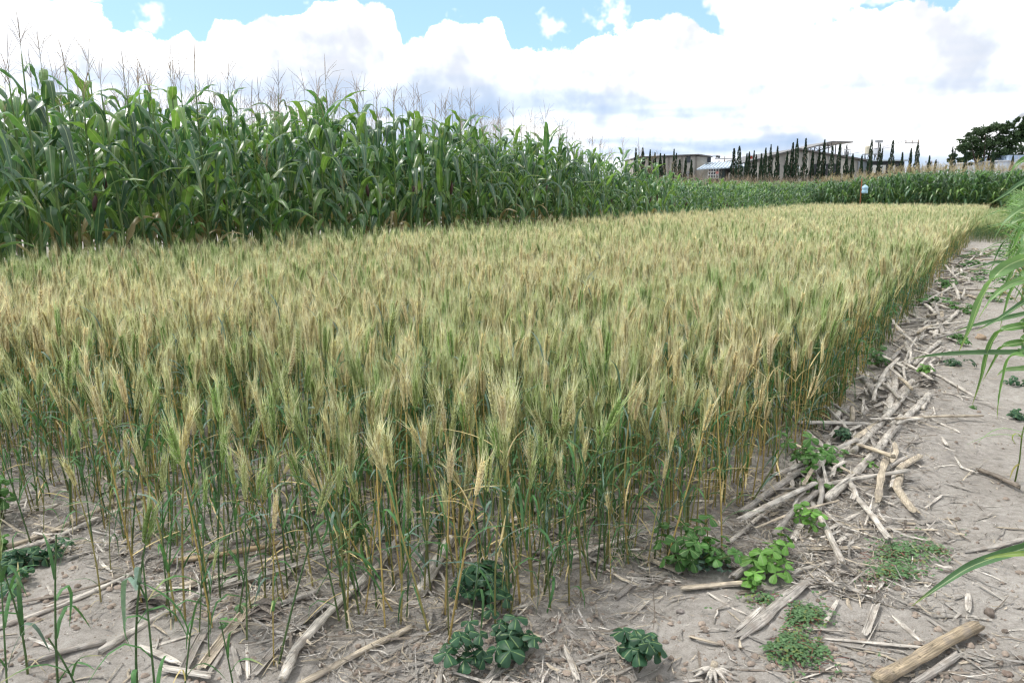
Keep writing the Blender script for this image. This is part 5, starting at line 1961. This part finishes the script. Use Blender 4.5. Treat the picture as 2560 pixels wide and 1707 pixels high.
pbox('door', lean, z3(925, 470), z3(985, 570), BD - 5.2, BD - 5.1, (0.07, 0.09, 0.09), M_DARK)
pbox('fascia', lean, z3(1030, 432), z3(1300, 447), BD - 5.8, BD - 5.65, (0.12, 0.12, 0.12))
pbox('column', lean, z3(1160, 440), z3(1172, 560), BD - 5.8, BD - 5.6, (0.42, 0.42, 0.40))
tag(lean, 'open porch with bluish corrugated metal roof and white window grid', 'building')


def disc(u, v, ru, rv, Y, col, label, name='round_disc'):
    c = P(u, v, Y)
    rx_, rz_ = ru * Y / FPX, rv * Y / FPX
    mb = MB()
    n = 18
    rings = [(0.0, 0.16), (0.45, 0.13), (0.8, 0.05), (1.0, 0.0)]
    vs = [(0, 0.16, 0)]
    for r, dep in rings[1:]:
        vs += [(math.cos(2 * math.pi * k / n) * rx_ * r, dep, math.sin(2 * math.pi * k / n) * rz_ * r) for k in range(n)]
    nb = len(vs)
    vs += [(q[0], q[1] + 0.05, q[2]) for q in vs]
    fs = []
    for o in (0, nb):
        fs += [(o, o + 1 + k, o + 1 + (k + 1) % n) for k in range(n)]
        for i in range(2):
            fs += [(o + 1 + i * n + k, o + 1 + (i + 1) * n + k, o + 1 + (i + 1) * n + (k + 1) % n, o + 1 + i * n + (k + 1) % n) for k in range(n)]
    mb.add(vs, fs, (*col, 1))
    mb.tube([(0, 0.2, 0), (0, 0.35, -0.2), (0, 0.35, -c.z)], 0.04, 5, (0.25, 0.25, 0.25, 1))
    tag(link(name, mb.mesh(name, M_METAL), None, tuple(c)), label, 'dish')


disc(*z3(1014, 486), 4.0, 3.4, BD - 7, (0.62, 0.30, 0.28), 'pale red dish in front of the porch', 'dish_antenna')
disc(*z3(1388, 322), 3.0, 4.0, BD + 4, (0.50, 0.10, 0.07), 'red dish above the left slope of the gabled warehouse', 'dish_antenna')

# the gabled warehouse
ware = thing('gabled_warehouse', (0, 0, 0))
gl, gp, gr = bpx(*z3(1215, 410)), bpx(*z3(1860, 248)), bpx(*z4(505, 712))
mb = MB()
mb.prism([(gl[0], 0), (gr[0], 0), (gr[0], gr[1]), gp, gl], BD - 1, BD + 24, (*CONC, 1))
bpart(ware, 'wall', mb, M_WALL)


def slope(name, a, b, th, y0, y1, col):
    mb = MB()
    mb.prism([(a[0], a[1]), (b[0], b[1]), (b[0], b[1] + th), (a[0], a[1] + th)], y0, y1, (*col, 1))
    return bpart(ware, name, mb, M_METAL)


slope('roof', (gl[0] - 0.4, gl[1] - 0.10), (gp[0], gp[1] + 0.05), 0.20, BD - 1.6, BD + 24.5, (0.13, 0.125, 0.12))
slope('roof', (gp[0] + 0.003, gp[1] + 0.05), (gr[0] + 0.4, gr[1] - 0.05), 0.20, BD - 1.6, BD + 24.5, (0.15, 0.14, 0.135))
for u in (1290, 1400, 1490, 1600, 1730, 1935, 2075, 2200, 2330):
    topv = 248 + (1860 - u) * 0.252 if u < 1860 else 248 + (u - 1860) * 0.155
    pbox('pilaster', ware, z3(u, topv + 14), z3(u + 28, 560), BD - 1.16, BD - 1.004, LIGHTC)
for a, b in ((1622, 1662), (1757, 1808), (2000, 2060), (2108, 2180), (1400, 1412), (2225, 2300)):
    pbox('opening', ware, z3(a, 395), z3(b, 520), BD - 1.08, BD - 1.003, (0.035, 0.035, 0.04), M_DARK)
for a, b in ((1855, 1880), (2068, 2080), (2143, 2158), (1712, 1720)):
    pbox('light_panel', ware, z3(a, 420), z3(b, 448), BD - 1.2, BD - 1.085, (0.80, 0.82, 0.84))
# metal strips right of the gable
pbox('metal_siding', ware, z4(400, 715), z4(505, 812), BD - 1.20, BD - 1.003, (0.30, 0.33, 0.36), M_METAL)
mb = MB()
q0, q1, q2, q3 = P(*z4(120, 655), BD), P(*z4(505, 690), BD), P(*z4(505, 655), BD + 20), P(*z4(330, 612), BD + 20)
tag(ware, 'long gabled concrete block warehouse behind the row of cypresses', 'building')

# the high canopy behind the warehouse
can = thing('steel_canopy', (0, 0, 0))
mb = MB()
CY0, CY1 = BD + 16, BD + 26


def cp(a, b, Y):
    q = P(*z3(a, b), Y)
    return q


e0, e1, e2 = P(1998, 375, CY0), P(2083, 352.5, CY0), P(2134, 354, CY0)
f2 = P(2134, 354, CY0)
mb.prism([(e0.x, e0.z), (e1.x, e1.z), (e2.x, e2.z), (e2.x, e2.z - 0.18), (e1.x, e1.z - 0.22), (e0.x, e0.z - 0.22)], CY0, CY1, (0.17, 0.165, 0.16, 1))
bpart(can, 'roof', mb, M_METAL)
mb = MB()
for t in range(9):
    f = t / 8
    a = e0.lerp(e1, f)
    z1_ = a.z - 0.25
    z0_ = a.z - 0.9
    mb.tube([(a.x, CY0 + 0.5, z1_), (a.x, CY0 + 0.5, z0_)], 0.05, 4, (0.12, 0.12, 0.12, 1))
    if t < 8:
        b = e0.lerp(e1, (t + 1) / 8)
        mb.tube([(a.x, CY0 + 0.5, z0_), (b.x, CY0 + 0.5, b.z - 0.9)], 0.06, 4, (0.12, 0.12, 0.12, 1))
        mb.tube([(a.x, CY0 + 0.5, z1_), (b.x, CY0 + 0.5, b.z - 0.9)], 0.04, 4, (0.12, 0.12, 0.12, 1))
bpart(can, 'truss', mb, M_METAL)
for u in (2024, 2052, 2076, 2094, 2107, 2122):
    a = P(u, 358 + max(0, (2083 - u)) * 0.26, CY0)
    mb = MB()
    for yy in (CY0 + 0.6, CY1 - 0.8):
        mb.tube([(a.x, yy, 2), (a.x, yy, a.z - 0.15)], 0.09, 5, (0.15, 0.15, 0.15, 1))
    bpart(can, 'column', mb, M_METAL)
for k in range(9):
    u = 2098 + k * 3.6
    a = P(u, 360, CY0 + 3)
    mb = MB()
    mb.tube([(a.x + rrng.normal(0, .2), CY0 + 3, 5), (a.x, CY0 + 3, a.z - rrng.uniform(0, 0.6))], 0.03, 3, (0.2, 0.2, 0.2, 1))
    bpart(can, 'rod', mb, M_METAL)
tag(can, 'high open steel canopy with tilted roof above the warehouse', 'canopy')

# roof vent
v0 = P(*z4(303, 660), BD + 2)
vent = thing('roof_vent', tuple(v0), (0, 0, 0), 0.36)
mb = MB()
mb.box((-0.6, -0.5, -0.6), (0.6, 0.5, 2.0), (0.20, 0.20, 0.21, 1))
bpart(vent, 'shaft', mb, M_METAL)
mb = MB()
for sx in (-0.5, 0.5):
    for sy in (-0.4, 0.4):
        mb.tube([(sx, sy, 1.9), (sx, sy, 2.7)], 0.05, 4, (0.15, 0.15, 0.15, 1))
bpart(vent, 'cowl_legs', mb, M_METAL)
mb = MB()
mb.add([(-0.95, -0.8, 2.65), (0.95, -0.8, 2.65), (0.95, 0.8, 2.65), (-0.95, 0.8, 2.65), (-0.2, -0.2, 3.05), (0.2, -0.2, 3.05), (0.2, 0.2, 3.05), (-0.2, 0.2, 3.05)],
       [(0, 3, 2, 1), (4, 5, 6, 7), (0, 1, 5, 4), (1, 2, 6, 5), (2, 3, 7, 6), (3, 0, 4, 7)], (0.25, 0.25, 0.26, 1))
bpart(vent, 'cowl', mb, M_METAL)
tag(vent, 'grey roof vent with pitched cowl on the warehouse roof', 'vent')

# dark clad annex at the right of the warehouse
ann = thing('dark_annex', (0, 0, 0))
a0, a1 = bpx(*z4(506, 690)), bpx(*z4(892, 700))
mb = MB()
mb.box((a0[0] + 0.004, BD - 2, 0), (a1[0], BD + 10, a0[1] - 0.3), (0.05, 0.055, 0.06, 1))
bpart(ann, 'wall', mb, M_WALL)
mb = MB()
mb.prism([(a0[0] - 0.2, a0[1] - 0.30), (a1[0] + 0.25, a1[1] - 0.15), (a1[0] + 0.25, a1[1] + 0.02), (a0[0] - 0.2, a0[1] - 0.12)], BD - 2.4, BD + 10.4, (0.42, 0.47, 0.50, 1))
bpart(ann, 'roof', mb, M_METAL)
for a, b in ((515, 565), (617, 668), (722, 770)):
    pbox('white_panel', ann, z4(a, 758), z4(b, 850), BD - 2.12, BD - 2.003, (0.66, 0.66, 0.63))
tag(ann, 'low dark annex with white panels at the right end of the warehouse', 'building')

# water tank on its frame
tk = P(*z4(547, 622), BD + 6)
tank = thing('water_tank', tuple(tk))
mb = MB()
rt = 30 * .2168 * (BD + 6) / FPX
ht = 88 * .2168 * (BD + 6) / FPX
mb.tube([(0, 0, 0), (0, 0, ht * 0.86), (0, 0, ht * 0.93), (0, 0, ht * 1.0), (0, 0, ht * 1.04)], [rt, rt, rt * 0.9, rt * 0.35, rt * 0.3], 16, (0.60, 0.54, 0.42, 1))
bpart(tank, 'drum', mb, M_WALL)
mb = MB()
mb.box((rt * 0.1, -rt - 0.03, ht * 0.40), (rt * 0.9, -rt * 0.75, ht * 0.58), (0.12, 0.14, 0.18, 1))
bpart(tank, 'nameplate', mb, M_WALL)
tag(tank, 'beige round water tank on a steel frame above the annex', 'water tank')
fr = thing('tank_frame', (tk.x, BD + 6, 0))
mb = MB()
mb.box((-rt * 1.5, -rt * 1.1, tk.z - 0.14), (rt * 4.2, rt * 1.1, tk.z - 0.01), (0.25, 0.25, 0.26, 1))
bpart(fr, 'platform', mb, M_METAL)
for sx in (-1.3, 0.5, 2.3, 4.0):
    mb = MB()
    mb.tube([(sx * rt, -rt, 1), (sx * rt, -rt, tk.z - 0.1)], 0.08, 4, (0.16, 0.16, 0.17, 1))
    bpart(fr, 'leg', mb, M_METAL)
mb = MB()
for i in range(4):
    s0 = (-1.3 + 1.77 * i * 0.75) * rt
    mb.tube([(s0, -rt, tk.z - 2.2), (s0 + 1.3 * rt, -rt, tk.z - 0.2)], 0.045, 4, (0.16, 0.16, 0.17, 1))
    mb.tube([(s0 + 1.3 * rt, -rt, tk.z - 2.2), (s0, -rt, tk.z - 0.2)], 0.045, 4, (0.16, 0.16, 0.17, 1))
bpart(fr, 'brace', mb, M_METAL)
mb = MB()
for i in range(9):
    xx = rt * (1.8 + i * 0.29)
    mb.tube([(xx, -rt, tk.z), (xx, -rt, tk.z + ht * 0.68)], 0.03, 3, (0.3, 0.3, 0.32, 1))
mb.tube([(rt * 1.8, -rt, tk.z + ht * 0.68), (rt * 4.1, -rt, tk.z + ht * 0.68)], 0.035, 3, (0.3, 0.3, 0.32, 1))
bpart(fr, 'railing', mb, M_METAL)
tag(fr, 'steel frame and railing carrying the beige water tank', 'frame')


# poles and wires
def pole(u, vtop, Y, arms, label, name='utility_pole', lamp=False):
    t = P(u, vtop, Y)
    root = thing(name, (t.x, Y, 0))
    mb = MB()
    mb.tube([(0, 0, 0), (0, 0, t.z * 0.5), (0, 0, t.z)], [0.17, 0.14, 0.10], 8, (0.27, 0.26, 0.25, 1))
    bpart(root, 'post', mb, M_WALL, True)
    for a0_, a1_, dz in arms:
        mb = MB()
        mb.box((a0_, -0.26, t.z + dz - 0.07), (a1_, -0.15, t.z + dz + 0.05), (0.22, 0.21, 0.20, 1))
        bpart(root, 'crossarm', mb, M_WALL)
        for k in range(3):
            xx = a0_ + (a1_ - a0_) * (0.06 + 0.44 * k)
            mb = MB()
            mb.tube([(xx, -0.2, t.z + dz + 0.05), (xx, -0.2, t.z + dz + 0.22), (xx, -0.2, t.z + dz + 0.38)], [0.05, 0.09, 0.05], 6, (0.30, 0.22, 0.18, 1))
            bpart(root, 'insulator', mb, M_WALL, True)
    if lamp:
        mb = MB()
        mb.box((-0.5, -0.3, t.z), (0.5, 0.2, t.z + 0.35), (0.35, 0.36, 0.37, 1))
        bpart(root, 'floodlight', mb, M_METAL)
    tag(root, label, 'pole')
    return t


PY = BD + 22
pt = pole(2296, 349, PY, [(-2.2, 0.1, -0.55)], 'utility pole with one sided crossarm right of the annex')
pt2 = pole(1811, 397, PY + 10, [(-1.7, 1.7, 0.0), (-1.1, 1.1, -0.6)], 'utility pole with double crossarm above the porch roof')
pole(2197, 357, BD + 14, [], 'thin floodlight pole behind the twin cypresses beside the tank', 'floodlight_pole', True)
pole(2329, 402, PY + 60, [(-1.6, 1.6, -0.4)], 'distant utility pole between two small cypresses')


def wire(a, b, sag, label):
    pts = []
    for i in range(13):
        t = i / 12
        q = Vector(a).lerp(Vector(b), t)
        q.z -= sag * 4 * t * (1 - t)
        pts.append(tuple(q))
    mb = MB()
    mb.tube(pts, 0.028, 3, (0.08, 0.08, 0.085, 1), False)
    tag(link('power_line', mb.mesh('power_line', M_METAL)), label, 'wire')


wire((pt.x, PY - 0.2, pt.z - 0.15), P(2600, 345, PY + 4), 0.5, 'dark power line running right from the one sided crossarm')
wire((pt.x - 2, PY - 0.2, pt.z - 0.15), (pt2.x + 1.6, PY + 9.8, pt2.z + 0.35), 1.6, 'dark power line between the two crossarm poles')
wire((pt.x - 0.1, PY - 0.2, pt.z - 0.5), P(2095, 372, BD + 24), 0.5, 'power line slanting down from the crossarm pole towards the canopy')

# low wall far right of the annex
lw = MB()
xa, za = bpx(2243, 418, )
xb, _ = bpx(2420, 418)
for k in range(24):
    xx = xa + (xb - xa) * k / 23
    lw.tube([(xx, BD + 3, 0.5), (xx, BD + 3, za)], 0.04, 4, (0.35, 0.35, 0.36, 1))
fence = thing('wire_fence', (0, 0, 0))
for k in range(24):
    mb = MB()
    xx = xa + (xb - xa) * k / 23
    mb.tube([(xx, BD + 3, 0), (xx, BD + 3, za)], 0.05, 4, (0.35, 0.35, 0.36, 1))
    bpart(fence, 'post', mb, M_METAL)
for k in range(4):
    mb = MB()
    zz_ = za - 0.05 - k * 0.35
    mb.tube([(xa, BD + 2.95, zz_), (xb, BD + 2.95, zz_)], 0.02, 3, (0.4, 0.4, 0.42, 1))
    bpart(fence, 'wire', mb, M_METAL)
tag(fence, 'thin wire fence seen between the small cypresses', 'fence')

# blue and white building behind the big tree
bw = thing('blue_white_building', (0, 0, 0))
BW = BD + 2
x0, z1_ = P(2496, 404, BW).x, P(2496, 404, BW).z
x1 = P(2620, 404, BW).x
mb = MB()
mb.box((x0, BW, 0), (x1, BW + 12, z1_), (0.55, 0.60, 0.68, 1))
bpart(bw, 'wall', mb, M_WALL)
xs0 = P(2534, 400, BW).x
mb = MB()
mb.prism([(xs0, z1_ + 0.003), (x1, z1_ + 0.003), (x1, z1_ + 0.9), (xs0, z1_ + 0.9)], BW + 1, BW + 9, (0.36, 0.44, 0.56, 1))
bpart(bw, 'upper_storey', mb, M_WALL)
for k in range(2):
    for j in range(3):
        ax = P(2514 + j * 5.5, 0, BW).x
        mb = MB()
        zc_ = P(0, 420 + k * 9, BW).z
        mb.box((ax, BW - 0.09, zc_ - 0.14), (ax + 0.22, BW - 0.003, zc_ + 0.14), (0.10, 0.13, 0.22, 1))
        bpart(bw, 'vent_hole', mb, M_WALL)
mb = MB()
mb.box((x0 - 0.2, BW - 0.25, z1_ + 0.002), (xs0 - 0.005, BW + 12.2, z1_ + 0.16), (0.50, 0.52, 0.55, 1))
bpart(bw, 'parapet', mb, M_WALL)
tag(bw, 'pale blue and white building half hidden behind the dark tree', 'building')

# lattice radio mast at the right edge
TY = BD + 45
tw = P(2566, 300, TY)
mast = thing('radio_mast', (tw.x, TY, 0))
for i, (sx, sy) in enumerate(((-0.75, -0.5), (0.75, -0.5), (0, 0.8))):
    mb = MB()
    mb.tube([(sx, sy, 0), (sx * 0.8, sy * 0.8, 34)], 0.07, 4, (0.45, 0.45, 0.46, 1))
    bpart(mast, 'leg', mb, M_METAL)
mb = MB()
for k in range(30):
    z_ = k * 1.13
    f = 1 - 0.2 * k / 30
    mb.tube([(-0.75 * f, -0.5 * f, z_), (0.75 * f, -0.5 * f, z_ + 1.13)], 0.035, 3, (0.45, 0.45, 0.46, 1))
    mb.tube([(0.75 * f, -0.5 * f, z_), (-0.75 * f, -0.5 * f, z_ + 1.13)], 0.035, 3, (0.45, 0.45, 0.46, 1))
    mb.tube([(-0.75 * f, -0.5 * f, z_), (0, 0.8 * f, z_ + 1.13)], 0.035, 3, (0.45, 0.45, 0.46, 1))
bpart(mast, 'lattice', mb, M_METAL)
tag(mast, 'tall grey lattice radio mast at the right edge', 'mast')
dc = P(2552.5, 288, TY - 1.2)
mb = MB()
rd = 7.0 * TY / FPX
mb.tube([(0, 0, 0), (0, -0.35, 0), (0, -0.5, 0), (0, -0.56, 0)], [rd * 0.9, rd, rd * 0.75, rd * 0.2], 18, (0.62, 0.64, 0.68, 1))
mb.tube([(0, 0, 0), (0.9, 0.5, 0.1)], 0.06, 4, (0.4, 0.4, 0.4, 1))
tag(link('dish_antenna', mb.mesh('dish_antenna', M_WALL), None, tuple(dc)), 'round grey white dish antenna on the radio mast', 'dish')

# ------------------------------------------------------------------ trees
def clump_leaves(mb, c, r, n, size, col, rng, flat=1.0):
    for k in range(n):
        d = rng.normal(0, 1, 3)
        d /= np.linalg.norm(d) + 1e-6
        q = Vector(c) + Vector((d[0] * r, d[1] * r, d[2] * r * flat)) * float(rng.random() ** 0.4)
        a = Vector(rng.normal(0, 1, 3)).normalized()
        b = a.cross(Vector(rng.normal(0, 1, 3))).normalized()
        s = size * rng.uniform(0.6, 1.3)
        mb.add([q - a * s - b * s * 0.3, q + b * s * 0.5 - a * s * 0.2, q + a * s, q - b * s * 0.6 + a * 0.2 * s], [(0, 1, 2, 3)], (*jit(col, rng, 0.3), 1))


crng = np.random.default_rng(99)


def cypress(u, vtop, wpx, Y, label, fork=False):
    t = P(u, vtop, Y)
    root = thing('cypress_tree', (t.x, Y, 0))
    H = t.z
    R = crng.uniform(1.15, 1.7) * wpx / 2 * Y / FPX
    root.rotation_euler = (0, crng.normal(0, 0.012), 0)
    tr = MB()
    tr.tube([(0, 0, 0), (0, 0, H * 0.4), (0.02, 0, H * 0.85)], [0.13, 0.09, 0.03], 6, (0.10, 0.075, 0.055, 1))
    bpart(root, 'trunk', tr, M_CLOD, True)
    cr = MB()
    tips = [(0.0, H)] if not fork else [(-R * 0.35, H), (R * 0.45, H * 0.93)]
    for ox, hh_ in tips:
        n = int(900 / len(tips))
        bulge = crng.uniform(0.25, 0.42)
        for k in range(n):
            f = crng.random() ** 0.85
            if f < bulge:
                prof = 0.75 + 0.25 * f / bulge
            else:
                prof = (1 - (f - bulge) / (1 - bulge)) ** 0.75
            lump = 1 + 0.22 * math.sin(f * 19 + ox * 7 + u) + 0.15 * math.sin(f * 43 + u * 3)
            rr = R * (0.6 if fork else 1) * prof * lump * (0.55 + 0.45 * crng.random() ** 0.5) + 0.02
            a = crng.uniform(0, 6.28)
            z = 0.25 + (hh_ - 0.25) * f
            q = Vector((ox * min(1, f * 1.5) + math.cos(a) * rr, math.sin(a) * rr, z))
            up = Vector((math.cos(a) * 0.35, math.sin(a) * 0.35, 1)).normalized()
            s = crng.uniform(0.16, 0.34) * (1 - 0.45 * f)
            sd = up.cross(Vector(crng.normal(0, 1, 3))).normalized()
            cr.add([q - up * s * 0.5, q + sd * s * 0.30, q + up * s * 1.1, q - sd * s * 0.30], [(0, 1, 2, 3)], (*jit((0.030, 0.054, 0.032), crng, 0.35), 1))
    bpart(root, 'crown', cr, M_TREE)
    tag(root, label, 'cypress')


ORD = ['first', 'second', 'third', 'fourth', 'fifth', 'sixth', 'seventh', 'eighth', 'ninth', 'tenth', 'eleventh', 'twelfth', 'thirteenth', 'fourteenth', 'fifteenth', 'sixteenth',
       'seventeenth', 'eighteenth', 'nineteenth', 'twentieth']
C_HOUSE = [(130, 225, 8, 0), (205, 222, 13, 0), (285, 245, 8, 0), (340, 275, 8, 0), (400, 280, 9, 0), (438, 290, 8, 0), (552, 238, 11, 1), (610, 350, 8, 0), (668, 330, 6, 0), (732, 355, 9, 0)]
C_WARE = [(1205, 230, 12, 0), (1262, 205, 13, 0), (1335, 285, 8, 0), (1370, 270, 9, 0), (1427, 252, 10, 1), (1502, 285, 7, 0), (1550, 225, 9, 0), (1607, 190, 10, 0), (1685, 205, 11, 0),
          (1775, 262, 10, 0), (1836, 165, 9, 0), (1902, 120, 11, 0), (1987, 120, 11, 0), (2062, 252, 8, 0), (2120, 240, 9, 0), (2190, 130, 11, 0), (2272, 200, 11, 0)]
C_RIGHT = [(225, 508, 11, 0), (312, 640, 11, 0), (378, 630, 9, 0), (490, 645, 7, 0), (590, 465, 11, 0), (690, 510, 12, 1), (840, 470, 13, 0), (950, 610, 8, 0), (1055, 565, 10, 0), (1140, 505, 12, 0),
           (1265, 645, 8, 0), (1335, 700, 9, 0), (1450, 755, 6, 0), (1548, 540, 12, 1), (1680, 605, 11, 0), (1990, 605, 13, 0), (2225, 650, 8, 0)]
for i, (a, b, w, f) in enumerate(C_HOUSE):
    cypress(*z3(a, b), w, BD - 8 + crng.uniform(-1.5, 1.5) - (3 if a > 700 else 0), f'dark columnar cypress, {ORD[i]} from the left in front of the flat roofed house', f)
for i, (a, b, w, f) in enumerate(C_WARE):
    cypress(*z3(a, b), w, BD - 9 + crng.uniform(-1.5, 1.5), f'dark columnar cypress, {ORD[i]} from the left before the warehouse gable', f)
for i, (a, b, w, f) in enumerate(C_RIGHT):
    cypress(*z4(a, b), w, BD - 9 + crng.uniform(-1.5, 1.5), f'dark columnar cypress, {ORD[i]} from the left between the canopy and the right edge', f)


def big_tree(u, vbase, Y, blobs, n, label, limbs):
    b = P(u, vbase, Y)
    root = thing('broad_tree', (b.x, Y, 0))
    tr = MB()
    tr.tube([(0, 0, 0), (0.1, 0, 2.0), (0.0, 0.1, 3.2)], [0.42, 0.34, 0.26], 8, (0.07, 0.055, 0.045, 1))
    for (uu, vv) in limbs:
        q = P(uu, vv, Y)
        e = Vector((q.x - b.x, crng.uniform(-1.5, 1.5), q.z))
        m = e * 0.5 + Vector((0, 0, 1.0))
        tr.tube([(0, 0, 2.6), tuple(m), tuple(e)], [0.2, 0.14, 0.05], 6, (0.07, 0.055, 0.045, 1), False)
    bpart(root, 'trunk', tr, M_CLOD, True)
    cr = MB()
    for (uu, vv, rp) in blobs:
        q = P(uu, vv, Y)
        r = rp * Y / FPX
        for k in range(16):
            d = crng.normal(0, 0.52, 3)
            c = (q.x - b.x + d[0] * r, d[1] * r * 1.4, q.z + d[2] * r * 0.8)
            clump_leaves(cr, c, r * crng.uniform(0.35, 0.7), n // 2, 0.17, (0.045, 0.075, 0.034), crng, 0.7)
    bpart(root, 'crown', cr, M_TREE)
    tag(root, label, 'tree')


def b4(*q):
    return [(*z4(a, b), r) for a, b, r in q]


big_tree(*z4(1880, 900), BD + 6, b4((1700, 520, 16), (1640, 560, 12), (1760, 440, 17), (1850, 380, 18), (1950, 350, 16), (2080, 330, 15), (2150, 340, 11), (1880, 480, 22), (2000, 470, 22), (2100, 440, 17),
                                    (1780, 560, 18), (1950, 590, 20), (2080, 570, 19), (2200, 520, 14), (2180, 620, 16), (1690, 650, 12), (1820, 660, 14), (2030, 690, 16), (2150, 300, 8), (2200, 310, 7), (2250, 420, 12)),
         70, 'broad dark evergreen tree with twisted limbs at the right behind the maize', [z4(1700, 560), z4(1850, 420), z4(2000, 420), z4(2120, 400), z4(1780, 640), z4(2150, 560)])
big_tree(2575, 440, BD + 8, [(2552, 330, 12), (2562, 315, 11), (2548, 350, 12), (2570, 345, 18), (2556, 375, 16), (2540, 395, 12), (2575, 300, 12), (2585, 380, 20), (2545, 300, 5)],
         70, 'dark evergreen tree cut by the right edge below the radio mast', [(2560, 330), (2550, 370), (2580, 330)])
big_tree(*z4(1500, 900), BD + 14, b4((1500, 690, 7), (1530, 650, 6), (1620, 700, 9), (1660, 720, 9), (1600, 760, 8)), 50, 'low shrubby tree left of the broad dark tree', [z4(1520, 680), z4(1620, 710)])
